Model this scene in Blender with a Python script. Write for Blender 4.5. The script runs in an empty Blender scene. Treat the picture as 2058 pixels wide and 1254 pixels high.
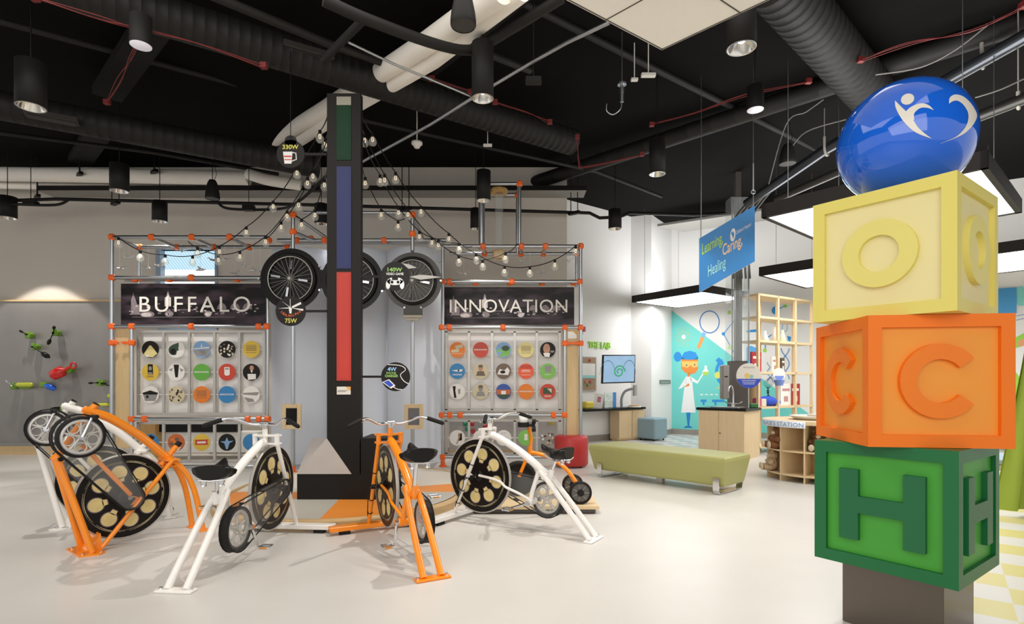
import bpy, math, random
from mathutils import Vector, Matrix
random.seed(7)
PI = math.pi
C = bpy.context.scene.collection
S = bpy.context.scene

# ------------------------------------------------------------------ camera, world, exposure
F, HZ, CX, EYE = 1115.0, 769.0, 1029.0, 1.3
cd = bpy.data.cameras.new('camera'); cam = bpy.data.objects.new('camera', cd); C.objects.link(cam)
cam.location = (0, 0, EYE); cam.rotation_euler = (PI/2, 0, 0)
cd.sensor_width = 36; cd.lens = 36*F/2058; cd.shift_y = (HZ-627)/2058; cd.clip_end = 100; cd.clip_start = .05
S.camera = cam
S.view_settings.view_transform = 'Standard'; S.view_settings.look = 'None'
S.view_settings.exposure = 0.15; S.view_settings.gamma = 1.0; S.view_settings.use_curve_mapping = False
w = bpy.data.worlds.new('world'); S.world = w; w.use_nodes = True
w.node_tree.nodes['Background'].inputs[0].default_value = (1.0, .985, .965, 1)
w.node_tree.nodes['Background'].inputs[1].default_value = .8

def area(name, loc, rot, sx, sy, power, col=(1, .96, .9)):
    l = bpy.data.lights.new(name, 'AREA'); l.shape = 'RECTANGLE'; l.size = sx; l.size_y = sy; l.energy = power; l.color = col
    o = bpy.data.objects.new(name, l); C.objects.link(o); o.location = loc; o.rotation_euler = rot; return o
area('overhead_fill', (-1.0, 2.4, 5.0), (0, 0, 0), 7, 4, 190)  # added soft fill from overhead, out of view; no fixture modelled
area('rear_fill', (-2.0, -2.5, 3.6), (math.radians(62), 0, 0), 8, 3, 170, (1, .97, .93))  # unseen fill lamp added behind the camera to lift the room

# ------------------------------------------------------------------ helpers
def lin(c):
    return c/12.92 if c <= .04045 else ((c+.055)/1.055)**2.4
def rgb(h):
    if isinstance(h, str):
        h = h.lstrip('#'); return tuple(lin(int(h[i:i+2], 16)/255) for i in (0, 2, 4)) + (1,)
    return tuple(h) + (1,)
MATS = {}
def mat(name, col, rough=.5, metal=0, emit=0, var=0, scale=6, bump=0, alpha=None, trans=0, coat=0, spec=None):
    if name in MATS: return MATS[name]
    m = bpy.data.materials.new(name); m.use_nodes = True; nt = m.node_tree; b = nt.nodes['Principled BSDF']
    c = rgb(col); b.inputs['Base Color'].default_value = c; b.inputs['Roughness'].default_value = rough; b.inputs['Metallic'].default_value = metal
    if spec is None and metal == 0 and max(c[:3]) < .035: spec = .22
    if spec is not None: b.inputs['Specular IOR Level'].default_value = spec
    if coat: b.inputs['Coat Weight'].default_value = coat
    if emit: b.inputs['Emission Color'].default_value = c; b.inputs['Emission Strength'].default_value = emit
    if trans: b.inputs['Transmission Weight'].default_value = trans
    if alpha is not None: b.inputs['Alpha'].default_value = alpha
    if var or bump:
        tc = nt.nodes.new('ShaderNodeTexCoord'); n = nt.nodes.new('ShaderNodeTexNoise'); n.inputs['Scale'].default_value = scale; n.inputs['Detail'].default_value = 5
        nt.links.new(tc.outputs['Object'], n.inputs['Vector'])
        if var:
            mx = nt.nodes.new('ShaderNodeMix'); mx.data_type = 'RGBA'
            mx.inputs[6].default_value = tuple(max(0, x*(1-var)) for x in c[:3])+(1,); mx.inputs[7].default_value = tuple(min(1, x*(1+var)) for x in c[:3])+(1,)
            nt.links.new(n.outputs['Fac'], mx.inputs[0]); nt.links.new(mx.outputs[2], b.inputs['Base Color'])
        if bump:
            bp = nt.nodes.new('ShaderNodeBump'); bp.inputs['Strength'].default_value = bump; bp.inputs['Distance'].default_value = .01
            nt.links.new(n.outputs['Fac'], bp.inputs['Height']); nt.links.new(bp.outputs[0], b.inputs['Normal'])
    MATS[name] = m; return m
def wood(name, a, b_, rough=.5, stretch=(14, 14, 1.2), rotz=0):
    m = mat(name, a, rough); nt = m.node_tree; b = nt.nodes['Principled BSDF']
    tc = nt.nodes.new('ShaderNodeTexCoord'); mp = nt.nodes.new('ShaderNodeMapping'); mp.inputs['Scale'].default_value = stretch; mp.inputs['Rotation'].default_value = (0, 0, rotz)
    n = nt.nodes.new('ShaderNodeTexNoise'); n.inputs['Scale'].default_value = 3; n.inputs['Detail'].default_value = 8; n.inputs['Distortion'].default_value = .6
    mx = nt.nodes.new('ShaderNodeMix'); mx.data_type = 'RGBA'; mx.inputs[6].default_value = rgb(a); mx.inputs[7].default_value = rgb(b_)
    nt.links.new(tc.outputs['Object'], mp.inputs[0]); nt.links.new(mp.outputs[0], n.inputs['Vector']); nt.links.new(n.outputs['Fac'], mx.inputs[0]); nt.links.new(mx.outputs[2], b.inputs['Base Color'])
    return m
def clear(name, col='#ffffff', amount=.85, rough=.03):
    if name in MATS: return MATS[name]
    m = bpy.data.materials.new(name); m.use_nodes = True; nt = m.node_tree; b = nt.nodes['Principled BSDF']; out = nt.nodes['Material Output']
    b.inputs['Base Color'].default_value = rgb(col); b.inputs['Roughness'].default_value = rough
    t = nt.nodes.new('ShaderNodeBsdfTransparent'); t.inputs[0].default_value = rgb(col); mx = nt.nodes.new('ShaderNodeMixShader'); mx.inputs[0].default_value = 1-amount
    nt.links.new(t.outputs[0], mx.inputs[1]); nt.links.new(b.outputs[0], mx.inputs[2]); nt.links.new(mx.outputs[0], out.inputs[0])
    MATS[name] = m; return m

class M:
    def __init__(s): s.v = []; s.f = []; s.m = []; s.s = []; s.T = None
    def add(s, vs, fs, mi=0, smooth=False):
        o = len(s.v)
        for p in vs:
            p = Vector(p); s.v.append(s.T @ p if s.T else p)
        for f in fs: s.f.append([o+i for i in f]); s.m.append(mi); s.s.append(smooth)
        return s
    def box(s, c, d, mi=0, bev=0, yaw=0, R=None):
        x, y, z = d[0]/2, d[1]/2, d[2]/2; c = Vector(c)
        R = R or Matrix.Rotation(yaw, 3, 'Z')
        b = min(bev, x*.9, y*.9, z*.9)
        if b <= 0:
            vs = [(i*x, j*y, k*z) for i in (-1, 1) for j in (-1, 1) for k in (-1, 1)]
            fs = [(0, 1, 3, 2), (4, 6, 7, 5), (0, 4, 5, 1), (2, 3, 7, 6), (0, 2, 6, 4), (1, 5, 7, 3)]
        else:
            vs = []; fs = []
            for i in (-1, 1):
                for j in (-1, 1):
                    for k in (-1, 1):
                        vs += [(i*x, j*(y-b), k*(z-b)), (i*(x-b), j*y, k*(z-b)), (i*(x-b), j*(y-b), k*z)]
            I = lambda i, j, k, a: 3*((i > 0)*4+(j > 0)*2+(k > 0))+a
            for i in (-1, 1):
                fs.append([I(i, -1, -1, 0), I(i, 1, -1, 0), I(i, 1, 1, 0), I(i, -1, 1, 0)])
                fs.append([I(-1, i, -1, 1), I(1, i, -1, 1), I(1, i, 1, 1), I(-1, i, 1, 1)])
                fs.append([I(-1, -1, i, 2), I(1, -1, i, 2), I(1, 1, i, 2), I(-1, 1, i, 2)])
                for j in (-1, 1):
                    fs.append([I(i, j, -1, 0), I(i, j, 1, 0), I(i, j, 1, 1), I(i, j, -1, 1)])
                    fs.append([I(i, -1, j, 0), I(i, 1, j, 0), I(i, 1, j, 2), I(i, -1, j, 2)])
                    fs.append([I(-1, i, j, 1), I(1, i, j, 1), I(1, i, j, 2), I(-1, i, j, 2)])
                    for k in (-1, 1): fs.append([I(i, j, k, 0), I(i, j, k, 1), I(i, j, k, 2)])
        return s.add([c + R @ Vector(p) for p in vs], fs, mi)
    def bb(s, a, b, mi=0, bev=0):
        return s.box([(a[i]+b[i])/2 for i in range(3)], [abs(a[i]-b[i]) for i in range(3)], mi, bev)
    def tube(s, pts, r, seg=10, mi=0, closed=False, smooth=True, caps=True):
        P = [Vector(p) for p in pts]; n = len(P); rr = r if isinstance(r, (list, tuple)) else [r]*n
        if n < 2: return s
        T = []
        for i in range(n):
            if closed: t = P[(i+1) % n]-P[i-1]
            else: t = P[min(i+1, n-1)]-P[max(i-1, 0)]
            T.append(t.normalized() if t.length > 1e-9 else Vector((0, 0, 1)))
        u = T[0].orthogonal().normalized(); vs = []
        for i in range(n):
            u = (u - T[i]*u.dot(T[i]));
            u = u.normalized() if u.length > 1e-6 else T[i].orthogonal().normalized()
            w_ = T[i].cross(u)
            for k in range(seg):
                a = 2*PI*k/seg; vs.append(P[i]+(u*math.cos(a)+w_*math.sin(a))*rr[i])
        fs = []
        for i in range(n if closed else n-1):
            j = (i+1) % n
            for k in range(seg):
                l = (k+1) % seg; fs.append((i*seg+k, i*seg+l, j*seg+l, j*seg+k))
        s.add(vs, fs, mi, smooth)
        if caps and not closed:
            s.add(vs[:seg], [list(range(seg))[::-1]], mi); s.add(vs[-seg:], [list(range(seg))], mi)
        return s
    def lathe(s, prof, c=(0, 0, 0), axis=(0, 0, 1), seg=24, mi=0, smooth=True, a0=0, a1=2*PI):
        ax = Vector(axis).normalized(); u = ax.orthogonal().normalized() if abs(ax.z) < .999 else Vector((1, 0, 0)); w_ = ax.cross(u); c = Vector(c)
        full = abs(a1-a0-2*PI) < 1e-6; n = seg if full else seg+1; vs = []
        for (r, h) in prof:
            for k in range(n):
                a = a0+(a1-a0)*k/seg; vs.append(c+ax*h+(u*math.cos(a)+w_*math.sin(a))*r)
        fs = []
        for i in range(len(prof)-1):
            for k in range(seg):
                l = (k+1) % n; fs.append((i*n+k, i*n+l, (i+1)*n+l, (i+1)*n+k))
        s.add(vs, fs, mi, smooth)
        return s
    def cyl(s, a, b, r, seg=20, mi=0, r2=None):
        a = Vector(a); b = Vector(b); h = (b-a).length; r2 = r if r2 is None else r2
        return s.lathe([(0, 0), (r, 0)], a, b-a, seg, mi, False).lathe([(r, 0), (r2, h)], a, b-a, seg, mi, True).lathe([(r2, h), (0, h)], a, b-a, seg, mi, False)
    def ball(s, c, r, seg=16, rings=10, mi=0):
        r = r if isinstance(r, (list, tuple)) else (r, r, r); c = Vector(c); vs = []; fs = []
        for i in range(rings+1):
            t = PI*i/rings
            for k in range(seg):
                a = 2*PI*k/seg; vs.append(c+Vector((r[0]*math.sin(t)*math.cos(a), r[1]*math.sin(t)*math.sin(a), r[2]*math.cos(t))))
        for i in range(rings):
            for k in range(seg):
                l = (k+1) % seg; fs.append((i*seg+k, (i+1)*seg+k, (i+1)*seg+l, i*seg+l))
        return s.add(vs, fs, mi, True)
    def torus(s, c, R, r, axis=(0, 1, 0), seg=32, mi=0, sec=8):
        ax = Vector(axis).normalized(); u = ax.orthogonal().normalized(); w_ = ax.cross(u); c = Vector(c)
        return s.tube([c+(u*math.cos(2*PI*k/seg)+w_*math.sin(2*PI*k/seg))*R for k in range(seg)], r, sec, mi, True)
    def prism(s, poly, o, ux, uy, thick, mi=0, mside=None):
        o = Vector(o); ux = Vector(ux); uy = Vector(uy); n = ux.cross(uy).normalized(); k = len(poly)
        a = [o+ux*p[0]+uy*p[1] for p in poly]; b = [p+n*thick for p in a]
        s.add(a, [list(range(k))[::-1]], mi); s.add(b, [list(range(k))], mi)
        if thick: s.add(a+b, [(i, (i+1) % k, k+(i+1) % k, k+i) for i in range(k)], mi if mside is None else mside)
        return s
    def flat(s, poly, o, ux, uy, mi=0):
        o = Vector(o); ux = Vector(ux); uy = Vector(uy)
        return s.add([o+ux*p[0]+uy*p[1] for p in poly], [list(range(len(poly)))], mi)

def circ(cx, cy, r, n=20, ry=None, a0=0, a1=2*PI):
    ry = r if ry is None else ry
    full = abs(a1-a0-2*PI) < 1e-6
    return [(cx+r*math.cos(a0+(a1-a0)*k/(n if full else n-1)), cy+ry*math.sin(a0+(a1-a0)*k/(n if full else n-1))) for k in range(n)]
def smooth(pts, k=6):
    P = [Vector(p) for p in pts]; out = []
    for i in range(len(P)-1):
        a, b, c, d = P[max(i-1, 0)], P[i], P[i+1], P[min(i+2, len(P)-1)]
        for j in range(k):
            t = j/k; out.append(.5*((2*b)+(c-a)*t+(2*a-5*b+4*c-d)*t*t+(3*b-a-3*c+d)*t**3))
    out.append(P[-1]); return out
def link(name, m, mats, parent=None, origin=None):
    me = bpy.data.meshes.new(name); off = Vector(origin) if origin is not None else Vector()
    me.from_pydata([tuple(p-off) for p in m.v], [], m.f)
    for x in (mats if isinstance(mats, (list, tuple)) else [mats]): me.materials.append(x)
    me.polygons.foreach_set('material_index', m.m); me.polygons.foreach_set('use_smooth', m.s); me.validate(); me.update()
    o = bpy.data.objects.new(name, me); C.objects.link(o)
    if parent: o.parent = parent
    return o
def tag(o, label, cat, group=None, kind=None):
    if label: o['label'] = label
    if cat: o['category'] = cat
    if group: o['group'] = group
    if kind: o['kind'] = kind
    return o
def thing(name, label, cat, loc=(0, 0, 0), rotz=0, group=None):
    o = bpy.data.objects.new(name, None); C.objects.link(o); o.empty_display_size = .1; o.location = loc; o.rotation_euler = (0, 0, rotz)
    return tag(o, label, cat, group)
def part(name, m, mats, parent, label=None, local=False):
    r = parent
    while r.parent: r = r.parent
    o = link(name, m, mats, parent, None if local else r.location)
    if label: o['label'] = label
    return o
def top(name, m, mats, label, cat, group=None, kind=None):
    xs = [p.x for p in m.v]; ys = [p.y for p in m.v]; zs = [p.z for p in m.v]
    org = Vector(((min(xs)+max(xs))/2, (min(ys)+max(ys))/2, min(zs)))
    o = link(name, m, mats, None, org); o.location = org
    return tag(o, label, cat, group, kind)
def struct(name, m, mats, label=None):
    o = link(name, m, mats); o['kind'] = 'structure'
    if label: o['label'] = label
    return o
def W(px, py, Y): return Vector(((px-CX)*Y/F, Y, EYE-(py-HZ)*Y/F))
def WZ(px, py, z):
    Y = (EYE-z)*F/(py-HZ); return Vector(((px-CX)*Y/F, Y, z))
_tc = {}
def glyphs(txt, bold=0, ext=0, sp=1.0):
    k = (txt, bold, ext, sp)
    if k not in _tc:
        cu = bpy.data.curves.new('t', 'FONT'); cu.body = txt; cu.offset = bold; cu.extrude = ext; cu.resolution_u = 4; cu.space_character = sp
        ob = bpy.data.objects.new('t', cu); C.objects.link(ob); dg = bpy.context.evaluated_depsgraph_get(); dg.update()
        me = ob.evaluated_get(dg).to_mesh(); vs = [v.co.copy() for v in me.vertices]; fs = [list(p.vertices) for p in me.polygons]
        bpy.data.objects.remove(ob); bpy.data.curves.remove(cu)
        x0 = min(v.x for v in vs); x1 = max(v.x for v in vs); y0 = min(v.y for v in vs); y1 = max(v.y for v in vs)
        _tc[k] = (vs, fs, x0, x1, y0, y1)
    return _tc[k]
def text(m, txt, o, ux, uy, wd, ht, depth=.002, mi=0, bold=0, sp=1.0, nrm=None):
    # txt fitted into the wd x ht rectangle whose lower-left corner is o
    vs, fs, x0, x1, y0, y1 = glyphs(txt, bold, .01 if depth else 0, sp)
    ux = Vector(ux); uy = Vector(uy); n = Vector(nrm) if nrm else ux.cross(uy).normalized(); o = Vector(o)
    m.add([o+ux*((v.x-x0)/(x1-x0)*wd)+uy*((v.y-y0)/(y1-y0)*ht)+n*((v.z+.01)/.02*depth if depth else 0) for v in vs], fs, mi)
    return m
X, Yv, Z = Vector((1, 0, 0)), Vector((0, 1, 0)), Vector((0, 0, 1))

# ------------------------------------------------------------------ materials
steel = mat('galvanised_tube', '#b4b7ba', .3, .95)
chrome = mat('chrome', '#dcdde0', .12, 1)
alu = mat('aluminium', '#b9b6b1', .35, .6)
orange = mat('orange_connector', '#ee6619', .35)
orpaint = mat('orange_frame_paint', '#fb9018', .25, coat=.4)
whpaint = mat('white_frame_paint', '#f3efe9', .28, coat=.3)
black = mat('black_plastic', '#161412', .4)
blackm = mat('black_matte', '#141210', .65, spec=.3)
rubber = mat('rubber', '#1d1b1a', .6)
deck = mat('black_ceiling_paint', '#0b0a09', .9, var=.3, scale=2, spec=.1)
ductm = mat('dark_duct_paint', '#1b1917', .6, spec=.3)
paint = mat('wall_paint', '#c9c1b6', .7, var=.02, scale=3)
paintw = mat('lab_wall_paint', '#efeeec', .7)
whitem = mat('white_enamel', '#f0eee8', .35)
clearp = clear('clear_acrylic', '#f8fafa', .9)
smoked = clear('smoked_acrylic', '#fbfbfa', .94)
bulbg = clear('bulb_glass', '#fbfaf7', .82)
plym = wood('plywood', '#dcc195', '#c9a873')
ply2 = wood('light_maple', '#e2cba4', '#d2b588')
plyd = wood('warm_plywood', '#c79f62', '#b58a4d')
red = mat('red_paint', '#b3302a', .5)
redc = mat('red_cable_sheath', '#6e1a18', .6)

# ------------------------------------------------------------------ room shell
def floor_mat(name, a, b_, kind='plain'):
    m = mat(name, a, .32, spec=.4); nt = m.node_tree; b = nt.nodes['Principled BSDF']; tc = nt.nodes.new('ShaderNodeTexCoord')
    n = nt.nodes.new('ShaderNodeTexNoise'); n.inputs['Scale'].default_value = 2.5; n.inputs['Detail'].default_value = 8; nt.links.new(tc.outputs['Object'], n.inputs['Vector'])
    mx = nt.nodes.new('ShaderNodeMix'); mx.data_type = 'RGBA'; mx.inputs[6].default_value = rgb(a); mx.inputs[7].default_value = rgb(b_)
    if kind == 'check':
        ck = nt.nodes.new('ShaderNodeTexChecker'); mp = nt.nodes.new('ShaderNodeMapping'); mp.inputs['Rotation'].default_value = (0, 0, math.radians(38)); ck.inputs['Scale'].default_value = 3.2
        nt.links.new(tc.outputs['Object'], mp.inputs[0]); nt.links.new(mp.outputs[0], ck.inputs[0]); nt.links.new(ck.outputs['Fac'], mx.inputs[0])
    else: nt.links.new(n.outputs['Fac'], mx.inputs[0])
    nt.links.new(mx.outputs[2], b.inputs['Base Color']); return m
fl = floor_mat('beige_linoleum', '#cdc9c2', '#d7d3cd')
m = M(); m.add([(-14, -5, 0), (14, -5, 0), (14, 16, 0), (-14, 16, 0), (-14, -5, -.1), (14, -5, -.1), (14, 16, -.1), (-14, 16, -.1)], [(0, 1, 2, 3), (7, 6, 5, 4)]); struct('floor', m, fl)
m = M(); m.flat([(2.2, 1.0), (8, 1.0), (12, 7.2), (8.5, 11), (6.4, 8.8), (4.9, 6.7), (2.45, 3.3)], (0, 0, .003), X, Yv); struct('floor_yellow_tiles', m, floor_mat('yellow_check', '#e7e3dc', '#e3d78e', 'check'), 'yellow and white checked floor tiles')
m = M(); m.flat([(2.3, 11.5), (5.3, 9.4), (8, 8.6), (9, 10.8), (4.06, 14.1), (3.3, 13), (2.8, 13.1)], (0, 0, .002), X, Yv); struct('floor_lab_tiles', m, floor_mat('grey_check', '#d9d8d5', '#b9b8b6', 'check'), 'grey checked floor of the lab corner')
m = M(); m.flat([(-3.6, 8.3), (-1.2, 8.3), (-1.2, 10.1), (-3.6, 10.1)], (0, 0, .002), X, Yv); struct('floor_grey_strip', m, floor_mat('grey_floor', '#8f8b88', '#9a9693'), 'grey floor behind the pipe frames')
m = M(); m.bb((-14, -5, 5.22), (14, 16, 5.4)); struct('ceiling', m, deck)
# back wall with window opening (window px 326-434 x 503-555)
wx0, wx1 = W(322, 0, 10.1).x, W(436, 0, 10.1).x; wz0, wz1 = W(0, 560, 10.1).z-.9, W(0, 502, 10.1).z
m = M(); m.bb((-14, 10.1, 0), (wx0, 10.3, 5.22)); m.bb((wx1, 10.1, 0), (1.0, 10.3, 5.22)); m.bb((wx0, 10.1, 0), (wx1, 10.3, wz0)); m.bb((wx0, 10.1, wz1), (wx1, 10.3, 5.22))
struct('wall_back', m, paint)
m = M()
pa, pb, pc, pd, pe = (0.6, 11.45), (2.81, 13.1), (3.25, 12.93), (4.06, 14.1), (12.6, 8.89)
def wallseg(m, a, b, z0=0, z1=5.22, t=.1, off=0):
    a = Vector((a[0], a[1], 0)); b = Vector((b[0], b[1], 0)); d = (b-a).normalized(); n = Vector((-d.y, d.x, 0))
    A = [a+n*off, b+n*off, b+n*(t+off), a+n*(t+off)]
    m.add([p+Z*z0 for p in A]+[p+Z*z1 for p in A], [(0, 1, 5, 4), (1, 2, 6, 5), (2, 3, 7, 6), (3, 0, 4, 7), (4, 5, 6, 7), (3, 2, 1, 0)])
for nm, a, b in (('wall_lab', pa, pb), ('wall_column_left', pb, pc), ('wall_column_right', pc, pd), ('wall_mural', pd, pe)):
    m = M(); wallseg(m, a, b); struct(nm, m, paintw)
bbm = mat('grey_baseboard', '#9a9289', .6)
for i, (a, b) in enumerate(((pa, pb), (pb, pc), (pc, pd), (pd, pe))):
    m = M(); wallseg(m, a, b, 0, .13, .012, -.014); struct('baseboard_lab_%d' % (i+1), m, bbm)
m = M(); m.bb((-5.5, 10.08, 0), (1.0, 10.1, .12)); struct('baseboard_back', m, bbm)
# window_1 : pane with daylight, mullion
def window_mat():
    m = bpy.data.materials.new('daylight_window'); m.use_nodes = True; nt = m.node_tree; nt.nodes.remove(nt.nodes['Principled BSDF']); out = nt.nodes['Material Output']
    tc = nt.nodes.new('ShaderNodeTexCoord'); sp = nt.nodes.new('ShaderNodeSeparateXYZ'); nt.links.new(tc.outputs['Generated'], sp.inputs[0])
    wv = nt.nodes.new('ShaderNodeTexWave'); wv.bands_direction = 'DIAGONAL'; wv.inputs['Scale'].default_value = 12; nt.links.new(tc.outputs['Generated'], wv.inputs[0])
    r1 = nt.nodes.new('ShaderNodeValToRGB'); r1.color_ramp.elements[0].color = rgb('#9cc3d8'); r1.color_ramp.elements[1].color = rgb('#c6dfe9'); nt.links.new(wv.outputs['Fac'], r1.inputs[0])
    mx = nt.nodes.new('ShaderNodeMix'); mx.data_type = 'RGBA'; gt = nt.nodes.new('ShaderNodeMath'); gt.operation = 'GREATER_THAN'; gt.inputs[1].default_value = .76
    nt.links.new(sp.outputs['Z'], gt.inputs[0]); nt.links.new(gt.outputs[0], mx.inputs[0]); mx.inputs[6].default_value = (1, 1, 1, 1); nt.links.new(r1.outputs[0], mx.inputs[7])
    e = nt.nodes.new('ShaderNodeEmission'); e.inputs[1].default_value = 1.15; nt.links.new(mx.outputs[2], e.inputs[0]); nt.links.new(e.outputs[0], out.inputs[0]); return m
m = M(); m.bb((wx0, 10.2, wz0), (wx1, 10.21, wz1)); win = struct('window_1', m, window_mat(), 'bright window behind the left pipe frame')
m = M()
for a, b in (((wx0-.02, 10.06, wz0-.04), (wx1+.02, 10.19, wz0)), ((wx0-.02, 10.06, wz1), (wx1+.02, 10.19, wz1+.04)), ((wx0-.06, 10.06, wz0), (wx0+.03, 10.19, wz1)), ((wx1-.02, 10.06, wz0), (wx1+.02, 10.19, wz1))): m.bb(a, b)
link('window_frame', m, mat('window_alu', '#8fa0b2', .4, .3), win)
# narrow window between the blue curtains
m = M(); m.bb((W(818, 0, 10.08).x, 10.06, .9), (W(838, 0, 10.08).x, 10.09, 2.3)); struct('window_2', m, mat('window_glow', '#e9f3fb', .5, emit=1.0), 'narrow bright window seen between blue curtains')

# ------------------------------------------------------------------ ceiling : ducts, pipes, beams, clouds, lights
def ribbed(p0, p1, r, n, name, label, group=None, seg=28, mt=None, cap=True):
    p0 = Vector(p0); p1 = Vector(p1); L = (p1-p0).length; prof = [(0, 0)] if cap else []
    for i in range(n):
        h = L*i/n; prof += [(r, h), (r, h+L/n*.92), (r*1.012, h+L/n*.94), (r*1.012, h+L/n*.98)]
    prof += [(r, L), (0, L)]
    m = M(); m.lathe(prof, p0, p1-p0, seg, 0, True)
    return top(name, m, mt or ductm, label, 'duct', group)
ribbed(W(60, -52, 4.75), W(1150, 286, 8.1), .18, 60, 'spiral_duct', 'long dark spiral duct running from upper left to the middle of the ceiling')
ribbed(W(-80, 196, 6.45), W(640, 335, 8.5), .17, 34, 'round_duct', 'dark round duct on the left, above the row of white pipes')
ribbed(W(1540, -60, 4.9), W(1790, 235, 7.4), .25, 30, 'spiral_duct', 'thick dark spiral duct above the blue ball')
ribbed(W(1060, 372, 10.3), W(2100, 30, 5.8), .12, 20, 'sleeved_duct', 'thin dark duct rising to the upper right corner behind the hanging pendants')
m = M()
ends = []
for a, b, s_ in ((W(590, 92, 5.75), W(640, 112, 5.9), .1), (W(1095, 262, 7.6), W(1160, 285, 7.8), .1)):
    pass
def boxbeam(px0, py0, Y0, px1, py1, Y1, wd, ht, name, label, cat='beam', mt=None, group=None):
    a = W(px0, py0, Y0); b = W(px1, py1, Y1); d = (b-a); L = d.length; dn = d.normalized(); sd = dn.cross(Z).normalized(); up = sd.cross(dn)
    R = Matrix((dn, sd, up)).transposed(); m = M(); m.box((a+b)/2, (L, wd, ht), R=R)
    return top(name, m, mt or ductm, label, cat, group)
# diffuser troughs fixed under the ducts
for px, py, Y, lab in ((620, 105, 5.9, 'flat dark air grille under the long spiral duct'), (1130, 268, 7.9, 'flat dark air grille near the end of the long spiral duct'), (105, 235, 6.7, 'flat dark air grille under the left round duct'), (548, 322, 8.2, 'flat dark air grille behind the 330W disc')):
    m = M(); c = W(px, py, Y); m.box(c, (.52, .16, .07), 0, .01, yaw=math.radians(30)); m.box(c-Z*.04, (.46, .1, .02), 0, yaw=math.radians(30)); top('air_grille', m, mat('grille_grey', '#34312e', .5), lab, 'grille')
bms = mat('beam_dark', '#141211', .7, spec=.2)
boxbeam(215, 190, 7.2, 318, 38, 5.7, .32, .1, 'ceiling_beam', 'wide dark beam crossing beside the flat round ceiling lamp', mt=bms)
boxbeam(160, 325, 9.6, 200, 262, 8.2, .32, .1, 'ceiling_beam', 'short dark beam above the white pipes', mt=bms)
boxbeam(1050, -30, 5.3, 835, 150, 6.75, .3, .12, 'ceiling_beam', 'dark beam right of the two pale pipes', mt=bms)
def pipe(name, pts, r, mt, label, cat='pipe', group=None, seg=12, sm=False):
    P = [W(*p) for p in pts]; m = M(); m.tube(smooth(P) if sm else P, r, seg); return top(name, m, mt, label, cat, group)
pipe('black_pipe', [(-40, 32, 5.6), (610, 205, 8.0), (660, 222, 8.2)], .035, ductm, 'thin dark pipe crossing the upper left ceiling above the flat lamp')
pipe('black_pipe', [(400, -20, 4.6), (660, 88, 5.6), (960, 193, 7.3)], .04, ductm, 'dark pipe along the top of the long spiral duct')
pipe('black_pipe', [(650, 0, 4.2), (740, 40, 4.4), (880, 90, 4.9), (950, 100, 5.1), (1000, 75, 5.1), (1130, -5, 4.7)], .045, ductm, 'bent dark pipe passing in front of the long white pipes', sm=True)
pipe('black_pipe', [(725, 240, 7.3), (1200, 345, 9.6), (1330, 395, 10.8)], .03, ductm, 'straight dark pipe low over the right pipe frame')
pipe('black_pipe', [(1020, -10, 5.6), (1180, 70, 6.2), (1320, 140, 6.8), (1640, 300, 9.4)], .04, ductm, 'dark pipe running down right behind the pale ceiling tile')
pipe('black_pipe', [(-40, 262, 7.4), (300, 305, 8.6), (560, 350, 9.6)], .03, ductm, 'dark pipe just above the white pipes on the left')
pipe('strut_rail', [(650, 120, 5.2), (735, 35, 4.5)], .035, ductm, 'short perforated dark strut above the light tower', 'strut')
pipe('strut_rail', [(950, 96, 5.3), (1065, 142, 6.0)], .035, ductm, 'perforated dark strut right of the large downlight', 'strut')
pipe('conduit', [(728, 325, 7.6), (865, 250, 6.7), (960, 190, 6.0), (1060, 130, 5.6), (1140, 85, 5.2), (1225, 45, 4.9)], .018, steel, 'thin bright conduit slanting up right past the central downlight', 'conduit')
pipe('conduit', [(700, 85, 5.0), (790, 128, 5.4), (950, 195, 6.1)], .012, steel, 'thin bright conduit along the spiral duct', 'conduit')
pipe('conduit', [(-30, 405, 9.3), (110, 400, 9.3), (640, 412, 9.5), (1150, 427, 9.9), (1185, 428, 9.9), (1205, 438, 9.9), (1245, 436, 9.9), (1265, 428, 9.9), (1390, 432, 10.4), (1470, 428, 10.6)], .028, black, 'long black conduit crossing the room below the grey soffit panel', 'conduit')
pipe('conduit', [(20, 410, 9.2), (110, 412, 9.2), (140, 400, 9.2)], .022, black, 'short black conduit bend at the far left', 'conduit', sm=True)
pipe('conduit', [(440, 410, 9.1), (465, 420, 9.1), (560, 420, 9.1), (600, 405, 8.6), (660, 350, 7.9)], .022, black, 'black conduit bend left of the light tower', 'conduit', sm=True)
wp = mat('white_pipe_wrap', '#f1ebe1', .6, var=.03)
pipe('insulated_pipe', [(-60, 349, 9.5), (500, 358, 9.6)], .12, wp, 'upper white insulated pipe along the left wall', group=None, seg=20)
pipe('insulated_pipe', [(-60, 371, 9.75), (500, 380, 9.85)], .065, wp, 'lower thin white insulated pipe along the left wall', seg=16)
pipe('insulated_pipe', [(500, 350, 9.3), (540, 362, 9.2), (605, 372, 9.3)], .09, wp, 'short white insulated pipe left of the light tower', seg=20, sm=True)
pipe('insulated_pipe', [(545, 285, 9.3), (655, 218, 7.6), (850, 92, 5.6), (1010, -20, 4.5)], .105, wp, 'left pale insulated pipe of the pair rising behind the tower', seg=20)
pipe('insulated_pipe', [(575, 300, 9.35), (668, 240, 7.7), (872, 120, 5.75), (1050, -20, 4.5)], .085, wp, 'right pale insulated pipe of the pair rising behind the tower', seg=20)
m = M(); m.bb((W(75, 0, 9.7).x, 9.7, 4.66), (1.3, 10.08, 4.7)); m.bb((W(75, 0, 9.7).x, 9.68, 4.66), (1.3, 9.7, 4.74), 1)
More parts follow.
